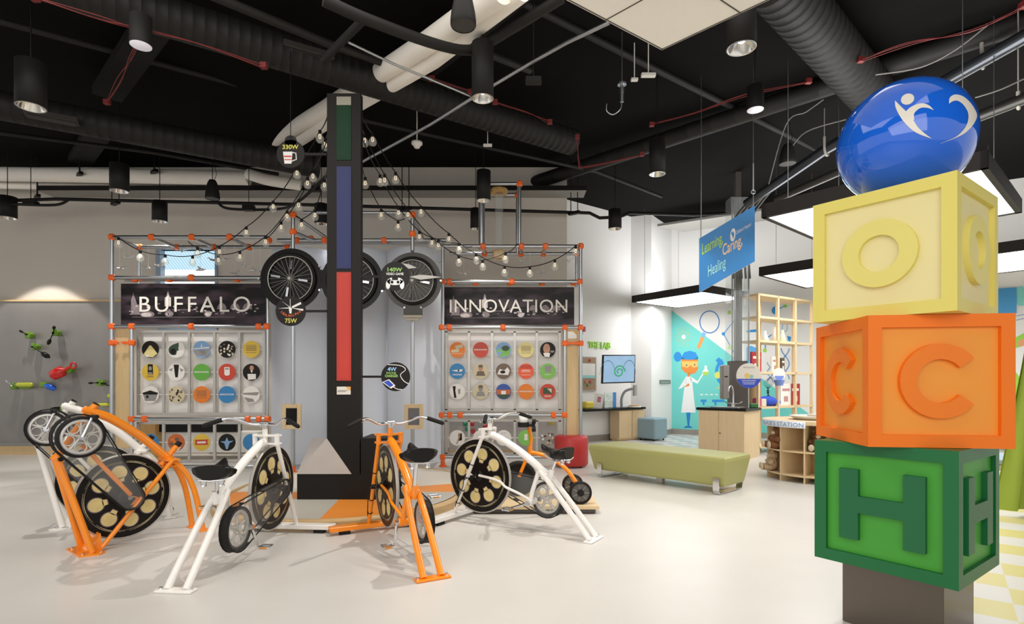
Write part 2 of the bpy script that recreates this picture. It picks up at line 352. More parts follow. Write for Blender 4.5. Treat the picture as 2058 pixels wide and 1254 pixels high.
top('ceiling_baffle', m, [mat('soffit_grey', '#8d8b86', .7), black], 'long flat grey soffit panel under the white pipes at the back wall', 'panel')
m = M(); a = Vector((3.3, 12.6, 4.85)); m.prism([(0, 0), (3.2, 0), (3.2, .8), (.4, .8)], a, (.854, -.521, 0), (.521, .854, 0), .05); top('ceiling_baffle', m, mat('soffit_grey', '#7d7b76', .7), 'grey soffit panel above the lab mural corner', 'panel')
# acoustic ceiling tile
m = M(); zc = 3.85
def atz(px, py, z): Y = (z-EYE)*F/(HZ-py); return Vector(((px-CX)*Y/F, Y, z))
c0 = atz(1330, 93, zc); d1 = (atz(1155, 0, zc)-c0).normalized(); d2 = (atz(1527, 0, zc)-c0).normalized()
m.prism([(0, 0), (2.4, 0), (2.4, 2.4), (0, 2.4)], c0, d2, d1, .0, 0); t_ = thing('ceiling_tile_cloud', 'pale acoustic ceiling panel hanging at the top of the picture', 'ceiling panel', c0)
tile = mat('acoustic_tile', '#faf6ee', .9, bump=.3, scale=60)
m = M(); m.prism([(0, 0), (2.4, 0), (2.4, 2.4), (0, 2.4)], c0-Z*.0, d2, d1, .03, 0); part('tile_board', m, tile, t_)
m = M()
for k in range(3):
    for (u_, v_) in ((d1, d2), (d2, d1)):
        a = c0+v_*(.6*k+(.0 if k else .012))-Z*.031; m.tube([a, a+u_*2.4], .005, 6)
part('tile_seam', m, mat('seam', '#5c564e', .8), t_)
# cables red
for pts, lab in (([(70, -5, 4.75), (200, 35, 5.0), (285, 55, 5.2), (400, 85, 5.5), (530, 132, 5.8)], 'bundle of red cables under the long spiral duct'), ([(868, 158, 6.6), (945, 185, 6.9)], 'short red cables above the spiral duct near the centre'), ([(995, 205, 7.2), (1060, 225, 7.4), (1105, 245, 7.6)], 'red cables on the spiral duct right of the central downlight'), ([(1310, 250, 8.0), (1400, 225, 7.6), (1500, 190, 7.2), (1625, 163, 6.8)], 'red cables along the thin duct left of the blue ball'), ([(1730, 120, 6.4), (1830, 85, 6.0), (1950, 60, 5.5), (2058, 10, 5.2)], 'red cables at the upper right corner'), ([(1160, 275, 8.3), (1163, 325, 8.5), (1180, 335, 8.6), (1290, 310, 8.6)], 'red cables at the end of the spiral duct'), ([(285, 60, 5.4), (262, 110, 5.9), (240, 160, 6.4), (215, 205, 6.9)], 'red cable hanging beside the flat round ceiling lamp')):
    m = M(); P = [W(p[0], p[1], p[2]*.92) for p in pts]
    for k in range(3):
        Q = smooth([p+Vector((random.uniform(-.02, .02), random.uniform(-.02, .02), random.uniform(-.025, .01))) for p in P]); m.tube(Q, .004, 5)
    m.box(P[0], (.06, .05, .05)); m.box(P[-1], (.06, .05, .05)); top('red_cable', m, redc, lab, 'cable')
for pts, lab in (([(1760, 150, 5.6), (1850, 135, 5.4), (1920, 100, 5.2), (1985, 50, 5.0)], 'grey cable sagging above the blue ball'), ([(1545, 370, 8.2), (1580, 250, 7.4), (1620, 225, 7.2), (1655, 200, 7.0)], 'grey cable left of the blue ball'), ([(1960, 196, 5.6), (2010, 180, 5.5), (2058, 158, 5.4)], 'grey cable right of the blue ball'), ([(1585, 305, 7.8), (1620, 265, 7.4), (1700, 240, 7.0)], 'grey cable bending behind the left side of the ball')):
    m = M(); m.tube(smooth([W(*p) for p in pts]), .008, 6); top('grey_cable', m, mat('grey_cable', '#6b6864', .6), lab, 'cable')
pipe('glossy_pipe', [(1500, 410, 9.2), (1660, 300, 8.0), (2080, 62, 5.6)], .075, mat('dark_gloss_pipe', '#4a4d52', .2, .7), 'glossy dark pneumatic pipe passing behind the blue ball', seg=20)
pipe('glossy_pipe', [(1560, 400, 8.6), (1720, 330, 7.4), (2080, 190, 5.7)], .06, mat('dark_gloss_pipe2', '#35332f', .3, .4), 'lower dark pipe passing behind the blue ball', seg=20)
for px, py, Y, s_, lab in ((1975, 118, 6.15, .2, 'white pipe clamp right above the blue ball'), (1661, 298, 8.0, .2, 'white pipe clamp left of the blue ball'), (2047, 205, 5.85, .13, 'white pipe clamp at the right edge')):
    m = M(); c = W(px, py, Y); u_ = Vector((.7, .7, 0)); pr = [c+u_*(s_*.5*math.cos(a))+Z*(s_*.5*math.sin(a)) for a in [PI*.95+PI*1.1*k/12 for k in range(13)]]
    m.tube([pr[0]+Z*s_*.6]+pr+[pr[-1]+Z*s_*.2], .018, 8); m.cyl(pr[0]+Z*s_*.6, (pr[0].x, pr[0].y, 5.22), .006, 8)
    top('pipe_clamp', m, mat('clamp_grey', '#a49e95', .5), lab, 'clamp')
# downlights
refl = mat('reflector', '#e9e6e0', .12, 1)
lampm = mat('lamp_glow', '#fff4e2', .5, emit=5)
def downlight(px, py, z, r, h, label, power=60, cone=75, blend=.35):
    z_ = z; Y = (z_-EYE)*F/(HZ-py); c = Vector(((px-CX)*Y/F, Y, z_))
    t = thing('pendant_downlight', label, 'ceiling light', c, 0, 'black cylinder pendant downlights')
    m = M(); m.lathe([(r*.96, .0), (r, .0), (r, h), (0, h)], c, Z, 32, 0); m.lathe([(r*.96, 0), (r*.96, .01)], c, Z, 32, 0); part('housing', m, blackm, t)
    m = M(); m.lathe([(r, -.002), (r*.9, -.004), (r*.88, .0), (r*.6, .09), (r*.3, .12), (0, .12)], c, Z, 32, 0); part('reflector', m, refl, t)
    m = M(); m.ball(c+Z*.075, (r*.32, r*.32, .035), 12, 8); part('lamp', m, lampm, t)
    m = M(); m.cyl(c+Z*h, (c.x, c.y, 5.22), .006, 8); part('rod', m, black, t)
    if power:
        l = bpy.data.lights.new('downlight_lamp', 'SPOT'); l.energy = power; l.spot_size = math.radians(cone); l.spot_blend = blend; l.shadow_soft_size = .04; l.color = (1, .955, .89)
        o = bpy.data.objects.new('downlight_lamp', l); C.objects.link(o); o.location = (c.x, c.y, c.z-.01)
for a in ((62, 215, 3.9, .12, .42, 'large downlight near the upper left edge'), (970, 198, 3.9, .1, .5, 'tall downlight in the middle of the ceiling, right of the light tower'), (1490, 97, 3.9, .11, .5, 'large downlight beside the pale ceiling panel'), (1321, 350, 3.9, .1, .42, 'small downlight above the lab corner, between duct and pendant sign'), (240, 384, 3.9, .115, .36, 'downlight over the left end of the white pipes'), (972, 403, 3.9, .1, .42, 'downlight in front of the tall right frame tower'), (321, 445, 3.9, .11, .32, 'downlight against the left wall, above the left pipe frame'), (1236, 460, 3.9, .11, .32, 'downlight in front of the lab wall corner'), (15, 438, 4.045, .13, .35, 'downlight cut by the left picture edge'), (646, 450, 3.9, .11, .32, 'downlight partly hidden by the left side of the light tower'), (956, 460, 3.9, .09, .34, 'downlight behind the thick chrome tube of the right frame')):
    downlight(*a[:5], a[5], power={62: 170, 970: 210, 1490: 200, 1321: 70, 15: 170, 321: 170, 240: 140, 646: 170, 956: 150, 1236: 45}.get(a[0], 90), cone=83 if a[0] == 15 else 80, blend=.12 if a[0] == 15 else .35)
for px, py, lab in ((283, 92, 'flat round white ceiling lamp at the upper left'), (1518, 221, 'flat round white ceiling lamp left of the blue ball')):
    m = M(); Y = 2.9*F/(HZ-py); c = Vector(((px-CX)*Y/F, Y, 4.2)); r = .085
    t = thing('disc_light', lab, 'ceiling light', c); m.lathe([(r, 0), (r, .25), (0, .25)], c, Z, 24); m.cyl(c+Z*.25, (c.x, c.y, 5.22), .01, 8); part('housing', m, blackm, t)
    m = M(); m.lathe([(0, -.002), (r*.97, -.002), (r*.97, .01)], c, Z, 24); part('lens', m, mat('lens_white', '#d9d5dd', .5, emit=.35), t)
def speaker(px, py, Y, r, h, label, tilt=0):
    c = W(px, py, Y); t = thing('pendant_speaker', label, 'speaker', c, 0, 'black bell shaped pendant speakers')
    m = M(); m.lathe([(r*.96, 0), (r, .01), (r, .04), (r*.93, h*.35), (r*.68, h*.8), (r*.45, h*.97), (0, h)], c, Z, 28); part('shell', m, blackm, t)
    m = M(); m.lathe([(0, .005), (r*.95, .005)], c, Z, 28); part('grille', m, mat('speaker_grille', '#3a3733', .6), t)
    m = M(); m.cyl(c+Z*h, (c.x, c.y, 5.2), .006, 8); m.tube(smooth([c+Z*h+X*.03, c+Z*(h+.1)+X*.06, c+Z*(h+.25)+X*.02, c+Z*(h+.4)+X*.03]), .004, 5); part('cable', m, black, t)
speaker(931, 52, 4.3, .1, .28, 'black bell speaker at the top edge, beside the pale pipes')
speaker(427, 400, 8.6, .105, .3, 'black bell speaker left of the light tower, below the white pipes')
speaker(1583, 330, 7.4, .11, .27, 'black bell speaker left of the blue ball')
# small ceiling devices
def device(name, px, py, Y, dims, mt, label, cat):
    m = M(); c = W(px, py, Y); m.box(c, dims, 0, .005); m.cyl(c+Z*dims[2]/2, (c.x, c.y, 5.22), .006, 6); return top(name, m, mt, label, cat)
dv = mat('device_white', '#d9d5cf', .5)
device('emergency_lamp', 1303, 151, 6.2, (.16, .05, .04), dv, 'small white box lamp right of the hanging sensor', 'lamp')
device('ceiling_sensor', 1275, 160, 6.4, (.08, .05, .03), dv, 'tiny white sensor beside the box lamp', 'sensor')
device('junction_box', 1072, 162, 5.6, (.16, .1, .05), ductm, 'dark junction box on the slanted conduit', 'junction box')
device('emergency_lamp', 980, 292, 7.6, (.12, .05, .03), dv, 'small white box lamp below the central downlight', 'lamp')
device('junction_box', 62, 408, 9.2, (.2, .12, .06), black, 'black junction box on the conduit at the far left', 'junction box')
device('junction_box', 500, 418, 9.1, (.18, .1, .09), black, 'black junction box on the conduit left of the tower', 'junction box')
device('junction_box', 632, 380, 8.3, (.18, .1, .07), black, 'black junction box beside the light tower', 'junction box')
m = M(); c = W(838, 290, 7.6); m.lathe([(0, -.05), (.035, -.05), (.05, -.02), (.075, 0), (.075, .03), (0, .03)], c, Z, 20); m.cyl(c+Z*.03, (c.x, c.y, 5.22), .008, 8); top('smoke_detector', m, dv, 'round white smoke detector right of the light tower', 'smoke detector')
t = thing('hanging_sensor', 'silver tube sensor hanging with a looped cable, upper right of centre', 'sensor', W(1250, 205, 6.2)); c = W(1250, 205, 6.2)
m = M(); m.cyl(c, c+Z*.1, .02, 14); m.cyl(c+Z*.1, c+Z*.19, .022, 14); m.cyl(c+Z*.19, c+Z*.21, .05, 16); m.cyl(c+Z*.21, (c.x, c.y, 5.22), .006, 6); part('sensor_body', m, steel, t)
m = M(); m.tube(smooth([c, c-Z*.08-X*.02, c-Z*.14-X*.1, c-Z*.1-X*.17, c-Z*.02-X*.17]), .007, 6); part('loop_cable', m, steel, t)
for px, y0, y1, Y, lab in ((75, 340, 395, 9.6, 'rod left of the first junction box'), (160, 320, 350, 9.4, 'rod above the white pipes'), (310, 312, 345, 9.4, 'rod right of the left downlight')):
    m = M(); a = W(px, y0, Y); b = W(px, y1, Y); m.cyl(b, (b.x, b.y, 5.22), .012, 8); m.box(b, (.2, .06, .05), yaw=-.7); top('pipe_hanger', m, black, 'black pipe hanger ' + lab, 'hanger')
for px, py, Y, lab in ((232, 408, 9.4, 'below the left end downlight'), (815, 420, 9.6, 'right of the light tower'), (1154, 428, 9.8, 'at the right end of the soffit panel')):
    m = M(); b = W(px, py, Y); m.box(b, (.22, .07, .05), yaw=-.6)
    for dx in (-.06, .06): m.cyl(b+X*dx, (b.x+dx, b.y, 5.22), .008, 6)
    top('pipe_hanger', m, black, 'black conduit hanger ' + lab, 'hanger')
# light boxes
def lightbox(corner_px, corner_py, ang, a, b, z, th, label, e=6.6):
    Y = (z-EYE)*F/(HZ-corner_py); c = Vector(((corner_px-CX)*Y/F, Y, z)); u_ = Vector((math.cos(ang), math.sin(ang), 0)); v_ = Vector((-u_.y, u_.x, 0))
    t = thing('light_box', label, 'ceiling light', c, 0, 'large square light boxes with black rims')
    m = M(); k = .05
    for o_, d_, l_, n_ in ((c, u_, a, v_), (c+v_*(b-k), u_, a, v_), (c, v_, b, u_), (c+u_*(a-k), v_, b, u_)):
        q = [o_, o_+d_*l_, o_+d_*l_+n_*k, o_+n_*k]; m.add(q+[p+Z*th for p in q], [(0, 1, 5, 4), (1, 2, 6, 5), (2, 3, 7, 6), (3, 0, 4, 7), (4, 5, 6, 7), (3, 2, 1, 0)])
    part('rim', m, mat('box_rim', '#2b2725', .5), t)
    m = M(); q = [c+u_*k+v_*k+Z*.01, c+u_*(a-k)+v_*k+Z*.01, c+u_*(a-k)+v_*(b-k)+Z*.01, c+u_*k+v_*(b-k)+Z*.01]; m.add(q+[p+Z*.02 for p in q], [(3, 2, 1, 0), (4, 5, 6, 7), (0, 1, 5, 4), (1, 2, 6, 5), (2, 3, 7, 6), (3, 0, 4, 7)]); part('diffuser', m, mat('box_glow', '#ffffff', .5, emit=e), t)
    for p in (c+u_*.2+v_*.2, c+u_*(a-.2)+v_*.2, c+u_*.2+v_*(b-.2), c+u_*(a-.2)+v_*(b-.2)): m = M(); m.cyl(p+Z*th*.5, (p.x, p.y, 5.2), .004, 6); part('cable', m, steel, t)
AN = math.radians(41)
lightbox(1985, 336, AN, 1.9, 1.9, 3.1, .15, 'large light box nearest the camera, behind the blue ball and yellow block')
lightbox(1413, 586, math.radians(36), 1.6, 1.85, 3.1, .15, 'light box over the lab mural, below the hanging blue sign')
lightbox(1790, 516, AN, 1.9, 1.9, 3.1, .15, 'light box partly behind the yellow block, over the wooden shelf')
lightbox(2300, 470, AN, 1.9, 1.9, 3.1, .15, 'light box at the right edge of the picture, behind the yellow block')

# ------------------------------------------------------------------ alphabet blocks with ball
def block(name, near, ang, ztop, s_, letter, cf, cp, cl, label):
    l = Vector((math.cos(ang), math.sin(ang), 0)); r = Vector((math.sin(ang), -math.cos(ang), 0)); n = Vector((near[0], near[1], 0)); zb = ztop-s_
    ctr = n+l*s_/2+r*s_/2; t = thing(name, label, 'block', (ctr.x, ctr.y, zb)); fr = .066*s_/.7; rec = .022
    m = M(); R = Matrix((l, r, Z)).transposed(); m.box(ctr+Z*(zb+s_/2), (s_-2*rec, s_-2*rec, s_-2*rec), 0, R=R)
    part('inner_panel', m, cp, t)
    m = M(); b0 = n+Z*zb
    def bar(o, a, b, c_, la, lb, lc):
        q = [o, o+a*la, o+a*la+b*lb, o+b*lb]; m.add(q+[p+c_*lc for p in q], [(0, 1, 2, 3), (7, 6, 5, 4), (0, 4, 5, 1), (1, 5, 6, 2), (2, 6, 7, 3), (3, 7, 4, 0)])
    for i in (0, 1):
        for j in (0, 1):
            bar(b0+l*i*(s_-fr)+r*j*(s_-fr), l, r, Z, fr, fr, s_)
            bar(b0+l*i*(s_-fr)+Z*j*(s_-fr)+r*fr, l, Z, r, fr, fr, s_-2*fr)
            bar(b0+r*i*(s_-fr)+Z*j*(s_-fr)+l*fr, r, Z, l, fr, fr, s_-2*fr)
    for zz in (zb, ztop-.004):
        bar(b0+Z*(zz-zb)+l*fr+r*fr, l, r, Z, s_-2*fr, s_-2*fr, .004)
    part('frame', m, cf, t)
    # letters on the faces, seen from outside
    for (o, ux, nn) in ((n+l*s_, -l, -r), (n, r, -l), (n+r*s_, l, r), (n+l*s_+r*s_, -r, l)):
        m = M(); o2 = o+Z*(zb+s_/2)+ux*s_/2-nn*rec; dp = .026
        if letter == 'H':
            P = [(-.21, -.2), (-.11, -.2), (-.11, -.045), (.11, -.045), (.11, -.2), (.21, -.2), (.21, .2), (.11, .2), (.11, .05), (-.11, .05), (-.11, .2), (-.21, .2)]
            P = [(x*s_/.7, y*s_/.7) for x, y in P]; m.prism(P, o2, ux, Z, dp)
        else:
            ro, ri = .185*s_/.7, .10*s_/.7
            if letter == 'O': a0, a1, N = 0, 2*PI, 48; 
            else: a0, a1, N = math.radians(38), math.radians(322), 40; ro *= 1.06; ri *= 1.15
            out = [(ro*math.cos(a0+(a1-a0)*k/N), ro*math.sin(a0+(a1-a0)*k/N)) for k in range(N+1)]; inn = [(ri*math.cos(a0+(a1-a0)*k/N), ri*math.sin(a0+(a1-a0)*k/N)) for k in range(N+1)]
            q = lambda p, h: o2+ux*p[0]+Z*p[1]+nn*h
            for k in range(N):
                A = [out[k], out[k+1], inn[k+1], inn[k]]; v = [q(p, 0) for p in A]+[q(p, dp) for p in A]
                m.add(v, [(4, 5, 6, 7), (0, 1, 5, 4), (2, 3, 7, 6)]+([(3, 0, 4, 7)] if k == 0 and letter == 'C' else [])+([(1, 2, 6, 5)] if k == N-1 and letter == 'C' else []))
        part('letter', m, cl, t)
    return t
yf = mat('block_yellow_frame', '#e8da70', .5); yp = mat('block_yellow_panel', '#eee2a4', .55); yl = mat('block_yellow_letter', '#eadd7c', .5)
of = mat('block_orange_frame', '#f87a04', .45); op = mat('block_orange_panel', '#f59c36', .5); ol = mat('block_orange_letter', '#f47e14', .45)
gf = mat('block_green_frame', '#0b6a36', .4); gp = mat('block_green_panel', '#43a032', .45); gl = mat('block_green_letter', '#12663a', .4)
BS = .642
block('toy_block', (3.17*BS, 3.95*BS), math.radians(126.1), EYE+1.515*BS, BS, 'O', yf, yp, yl, 'giant yellow letter block marked O, top of the stack under the blue ball')
block('toy_block', (2.71*BS, 4.22*BS), math.radians(81.6), EYE+.515*BS-.002, BS, 'C', of, op, ol, 'giant orange letter block marked C, middle of the stack')
block('toy_block', (3.19*BS, 3.96*BS), math.radians(126.2), EYE-.485*BS-.004, BS, 'H', gf, gp, gl, 'giant green letter block marked H, bottom of the stack on the steel pedestal')
l_ = Vector((-.589, .808, 0)); r_ = Vector((.808, .589, 0)); nn_ = Vector((2.07, 2.66, 0))
m = M(); m.box(nn_+l_*.2275+r_*.2275+Z*.169, (.455, .455, .336), 0, .004, R=Matrix((l_, r_, Z)).transposed())
top('pedestal', m, mat('brushed_steel', '#6e655d', .3, .75), 'dark brushed steel pedestal under the green block', 'pedestal')
# ball
BC = Vector((2.118, 2.999, EYE+1.515*BS+.322)); BR = .318
t = thing('globe_ball', 'big glossy blue ball with white figure emblem on top of the yellow block', 'ball', (BC.x, BC.y, EYE+1.515*BS))
m = M(); m.ball(BC, BR, 64, 40); part('ball_shell', m, mat('ball_blue', '#1c68e2', .06, coat=.6), t)
def onball(px, py, k=1.004):
    d = Vector(((px-CX)/F, 1, (HZ-py)/F)); o = Vector((0, 0, EYE))-BC; a = d.dot(d); b = 2*o.dot(d); c_ = o.dot(o)-(BR*k)**2; D = b*b-4*a*c_
    t_ = (-b-math.sqrt(max(D, 0)))/(2*a); return Vector((0, 0, EYE))+d*t_
sc = lambda x, y: (1700+x/5.017, 130+y/5.017)
def ribbon(m, A, B, n=14):
    A = smooth([(a[0], a[1], 0) for a in A], n); B = smooth([(b[0], b[1], 0) for b in B], n)
    k = 4; vs = []
    for a, b in zip(A, B):
        for j in range(k+1):
            p = a.lerp(b, j/k); vs.append(onball(*sc(p.x, p.y)))
    m.add(vs, [(i*(k+1)+j, i*(k+1)+j+1, (i+1)*(k+1)+j+1, (i+1)*(k+1)+j) for i in range(len(A)-1) for j in range(k)], 0, True)
m = M()
ribbon(m, [(495, 360), (505, 440), (580, 570), (700, 680), (862, 745)], [(497, 362), (560, 425), (655, 520), (735, 640), (862, 743)])
ribbon(m, [(580, 500), (650, 430), (750, 390), (830, 405), (885, 455)], [(690, 560), (690, 490), (750, 438), (820, 435), (883, 457)])
ribbon(m, [(1040, 390), (1050, 330), (1110, 300), (1200, 330), (1290, 430), (1318, 540), (1200, 690), (955, 797)], [(1042, 392), (1080, 368), (1130, 365), (1190, 410), (1235, 500), (1215, 610), (1120, 720), (955, 795)])
vs = [onball(*sc(622, 347))]; N = 24
for rr in (.5, 1):
    for k in range(N): a = 2*PI*k/N; x, y = rr*72*math.cos(a), rr*55*math.sin(a); vs.append(onball(*sc(622+x*.93+y*.1, 347+y-x*.2)))
m.add(vs, [(0, 1+k, 1+(k+1) % N) for k in range(N)]+[(1+k, 1+N+k, 1+N+(k+1) % N, 1+(k+1) % N) for k in range(N)], 0, True)
part('figure_emblem', m, mat('emblem_white', '#ece6da', .3), t)

# ------------------------------------------------------------------ light tower and platform
PCX, PCY = -1.85, 6.2
def pr(th): return 1.34+.6*max(0, math.sin(th))**1.5
m = M(); cols = {'o': 1, 'g': 2, 'b': 3}
SEC = [(-180, -140, 'o'), (-140, -84, 'g'), (-84, -42, 'o'), (-42, 0, 'g'), (0, 24, 'o'), (24, 180, 'b')]
for a0, a1, c_ in SEC:
    N = max(3, int((a1-a0)/5)); P = [(0, 0)]+[((pr(math.radians(a))-.1)*math.cos(math.radians(a)), (pr(math.radians(a))-.1)*math.sin(math.radians(a))) for a in [a0+(a1-a0)*k/N for k in range(N+1)]]
    m.flat(P, (PCX, PCY, .0805), X, Yv, cols[c_])
t_pl = thing('platform', 'low round platform with orange and grey wedges under the light tower', 'platform', (PCX, PCY, 0))
part('top_surface', m, [plym, mat('wedge_orange', '#e58b33', .4, var=.03), mat('wedge_grey', '#b5b0a5', .4, var=.03), mat('wedge_beige', '#cfc6b8', .4)], t_pl)
m = M(); P = [(pr(math.radians(a))*math.cos(math.radians(a)), pr(math.radians(a))*math.sin(math.radians(a))) for a in range(-180, 180, 5)]
m.prism(P, (PCX, PCY, .0), X, Yv, .07); m.tube([(PCX+(k-.05)/1*0+p[0]*(1-.04), PCY+p[1]*(1-.04), .06) for p in P for k in (0,)], .032, 8, 0, True); part('wood_rim', m, wood('rim_wood', '#cdb084', '#b4925f', stretch=(2, 2, 10)), t_pl)
TY = 5.79; tx0, tx1 = W(657, 0, TY).x, W(725, 0, TY).x; bx0, bx1 = W(597, 0, TY).x, W(785, 0, TY).x
tower = thing('light_tower', 'tall black tower with green, blue and red light panel and meter discs around it', 'tower', ((bx0+bx1)/2, TY+.25, .08))
z1 = .345; z2 = .72; blk = mat('tower_black', '#171310', .45)
m = M(); m.bb((bx0, TY, .081), (bx1, TY+.55, z1)); part('plinth', m, blk, tower)
m = M(); m.bb((tx0, TY, z1), (tx1, TY+.08, 4.32)); part('column', m, blk, tower)
xd = W(707, 0, TY).x
m = M(); m.prism([(tx1-.01, z1), (bx1, z1), (bx1, z2), (tx1-.01, z2)], (0, TY+.5, 0), X, Z, .5)
m.prism([(tx0, z2), (tx0+.001, z1), (xd, z1), (tx1, z2)], (0, TY+.0, 0), X, Z, .002); part('block_base', m, blk, tower)
a = W(597, 952, TY); b = W(707, 952, TY)
e0 = Vector((W(627, 880, TY+.42).x, TY+.42, W(0, 880, TY+.42).z)); e1 = Vector((W(657, 880, TY+.42).x, TY+.42, e0.z))
a.z = b.z = z1+.002
m = M(); m.add([a-Yv*.004, b-Yv*.004, Vector((tx0, TY-.004, z2)), e0, Vector((bx0, TY+.5, z1)), Vector((tx0, TY+.5, z1))], [(0, 1, 2, 3), (0, 3, 4), (3, 2, 5, 4)])
part('sloped_face', m, mat('concrete_slope', '#b9b2ad', .45, var=.12, scale=5), tower, 'pale grey stone look slope')
def ledpanel(y0, y1, col, e, nm):
    m = M(); x0, x1 = W(677, 0, TY).x, W(706, 0, TY).x; m.bb((x0, TY-.008, W(0, y1, TY).z), (x1, TY, W(0, y0, TY).z)); 
    mt = mat(nm+'_edge', col, .5, emit=e*.45); mt2 = mat(nm, col, .5, emit=e, var=.1, scale=40)
    m.bb((x0+.022, TY-.01, W(0, y1-4, TY).z), (x1-.022, TY, W(0, y0+3, TY).z), 1); part('light_strip', m, [mt, mt2], tower, nm.replace('_', ' '))
ledpanel(213, 322, '#0e331b', .08, 'dim_green_light'); ledpanel(335, 540, '#161e54', .14, 'dark_blue_light'); ledpanel(547, 765, '#a82a1c', .3, 'bright_red_light')
m = M(); m.bb((W(677, 0, TY).x, TY-.01, W(0, 212, TY).z), (W(706, 0, TY).x, TY, W(0, 195, TY).z)); part('end_cap', m, mat('cap_silver', '#8f8b7e', .4, .5), tower)
m = M(); x0, x1 = W(677, 0, TY).x, W(705, 0, TY).x; za, zb = W(0, 793, TY).z, W(0, 777, TY).z; m.bb((x0, TY-.006, za), (x1, TY, zb), 0, .002); m.bb((x0+.01, TY-.008, za+.03), (x1-.05, TY-.006, za+.036), 1); m.bb((x0+.01, TY-.008, za+.042), (x1-.03, TY-.006, za+.046), 1)
m.flat([(0, 0), (.05, 0), (.05, -.04), (.03, -.03)], (x1-.05, TY-.0085, zb), X, Z, 2); part('info_card', m, [mat('card_cream', '#ded8cb', .5), mat('card_text', '#8d8880', .5), mat('card_orange', '#e9a446', .5)], tower)
# meter discs
wtx = mat('print_white', '#e8e6e2', .5); ylt = mat('print_yellow', '#d8cf5a', .5); grt = mat('print_green', '#9fd06a', .5); ort = mat('print_orange', '#d9622a', .5); blt = mat('print_blue', '#9cc9ef', .5); blu = mat('print_screen', '#2b49b8', .5); skn = mat('print_red', '#c43a30', .5); disk = mat('meter_disc_black', '#15100e', .35)
PM = [disk, wtx, ylt, grt, ort, blt, blu, skn, mat('print_grey', '#9a9a9a', .5)]
def meter(px, py, rpx, label, art, arm_x):
    c = W(px, py, TY-.02); r = rpx*TY/F; m = M(); m.cyl(c+Yv*.012, c, r, 40); o = c-Yv*.002
    k = TY/F
    def T(s_, x, y, w_, h_, mi, bold=.02): text(m, s_, o+X*(x*k)+Z*(y*k), X, Z, w_*k, h_*k, .0015, mi, bold)
    def Pg(P, mi, lift=0): m.flat([(p[0]*k, p[1]*k) for p in P], o-Yv*(.0005+lift), X, Z, mi)
    art(m, T, Pg, k, c, r); dd = part('meter_disc', m, PM, tower, label)
    m = M(); ax = W(arm_x, 0, TY).x; side = r if ax > c.x else -r
    m.bb((min(ax, c.x+side), TY-.015, c.z-.012), (max(ax, c.x+side), TY+.005, c.z+.012)); part('meter_arm', m, blk, tower)
def a330(m, T, Pg, k, c, r):
    T('330W', -16, 9, 32, 9, 2)
    Pg([(-15, 4), (4, 4), (2, -20), (-12, -20)], 1); Pg([(-13, -4), (2, -4), (2, -7), (-13, -7)], 7, .0004); Pg([(-12, -11), (2, -11), (2, -13), (-12, -13)], 7, .0004)
    m.tube([c+X*(x*k)+Z*(z*k)-Yv*.004 for x, z in ((4, 2), (11, 1), (12, -12), (3, -15))], 1.2*k, 6, 1)
    m.cyl(c+Z*(r*.9)+Yv*.01, c+Z*(r*.9), 12*k, 20); m.cyl(c+Z*r, c+Z*(r+1.2), .004, 6)
def a75(m, T, Pg, k, c, r):
    for s_, x, y in (('C', -19, -5), ('E', -15, -8), ('I', -11, -10), ('L', -9, -11), ('I', -4, -12), ('N', -2, -12), ('G', 3, -11), ('F', 9, -9), ('A', 13, -7), ('N', 17, -4)): T(s_, x, y, 1 if s_ == 'I' else 3.6, 5, 4)
    T('75W', -11, -24, 24, 9, 2)
    Pg([(-1, 24), (0, 24), (0, 8), (-1, 8)], 1); Pg([(-18, 20), (-2, 9), (-1, 7)], 1); Pg([(0, 8), (20, 18), (22, 14), (3, 5)], 1); Pg([(-26, 5), (-4, 7), (-4, 5)], 1); Pg([(2, 6), (26, 4), (25, 0)], 1); Pg([(-4, 9), (3, 9), (2, -5), (-2, -5)], 1)
def a140(m, T, Pg, k, c, r):
    T('140W', -15, 9, 29, 8, 3); T('VIDEO GAME', -18, 2, 35, 5, 1)
    Pg(circ(0, -10, 16, 20, 8), 1); Pg(circ(-14, -17, 4.5, 16, 9), 1); Pg(circ(14, -17, 4.5, 16, 9), 1); Pg([(-6, -2), (6, -2), (6, -8), (-6, -8)], 0, .0005)
    for x in (-6, 6): Pg(circ(x, -12, 3, 14), 0, .0005)
    Pg([(-14, -7), (-8, -7), (-8, -9), (-14, -9)], 0, .0005); Pg([(-12, -5), (-10, -5), (-10, -11), (-12, -11)], 0, .0005); Pg(circ(11, -8, 1.5, 10), 0, .0005)
def a4(m, T, Pg, k, c, r):
    T('4W', -16, 11, 18, 8, 5); T('PHONE', -18, 5, 19, 4.5, 3, .005); T('CHARGER', -21, -1, 26, 5, 3, .02)
    Pg([(-27, -11), (-13, -5), (0, -18), (-9, -24)], 1); Pg([(-24, -11), (-14, -7), (-4, -17), (-11, -21)], 6, .0005)
    m.tube(smooth([c+X*(x*k)+Z*(z*k)-Yv*.004 for x, z in ((-15, 24), (10, 22), (20, 14), (10, 4), (16, -8), (27, -15))]), .8*k, 6, 1); m.tube(smooth([c+X*(x*k)+Z*(z*k)-Yv*.004 for x, z in ((-5, -20), (4, -25), (14, -26))]), .8*k, 6, 1)
meter(584, 309, 28, 'round black disc with yellow 330W and a measuring jug', a330, 657)
meter(584, 625, 30, 'round black disc with a ceiling fan and 75W', a75, 657)
meter(794, 555, 29, 'round black disc with 140W video game controller', a140, 725)
meter(795, 757, 29, 'round black disc with 4W phone charger', a4, 725)

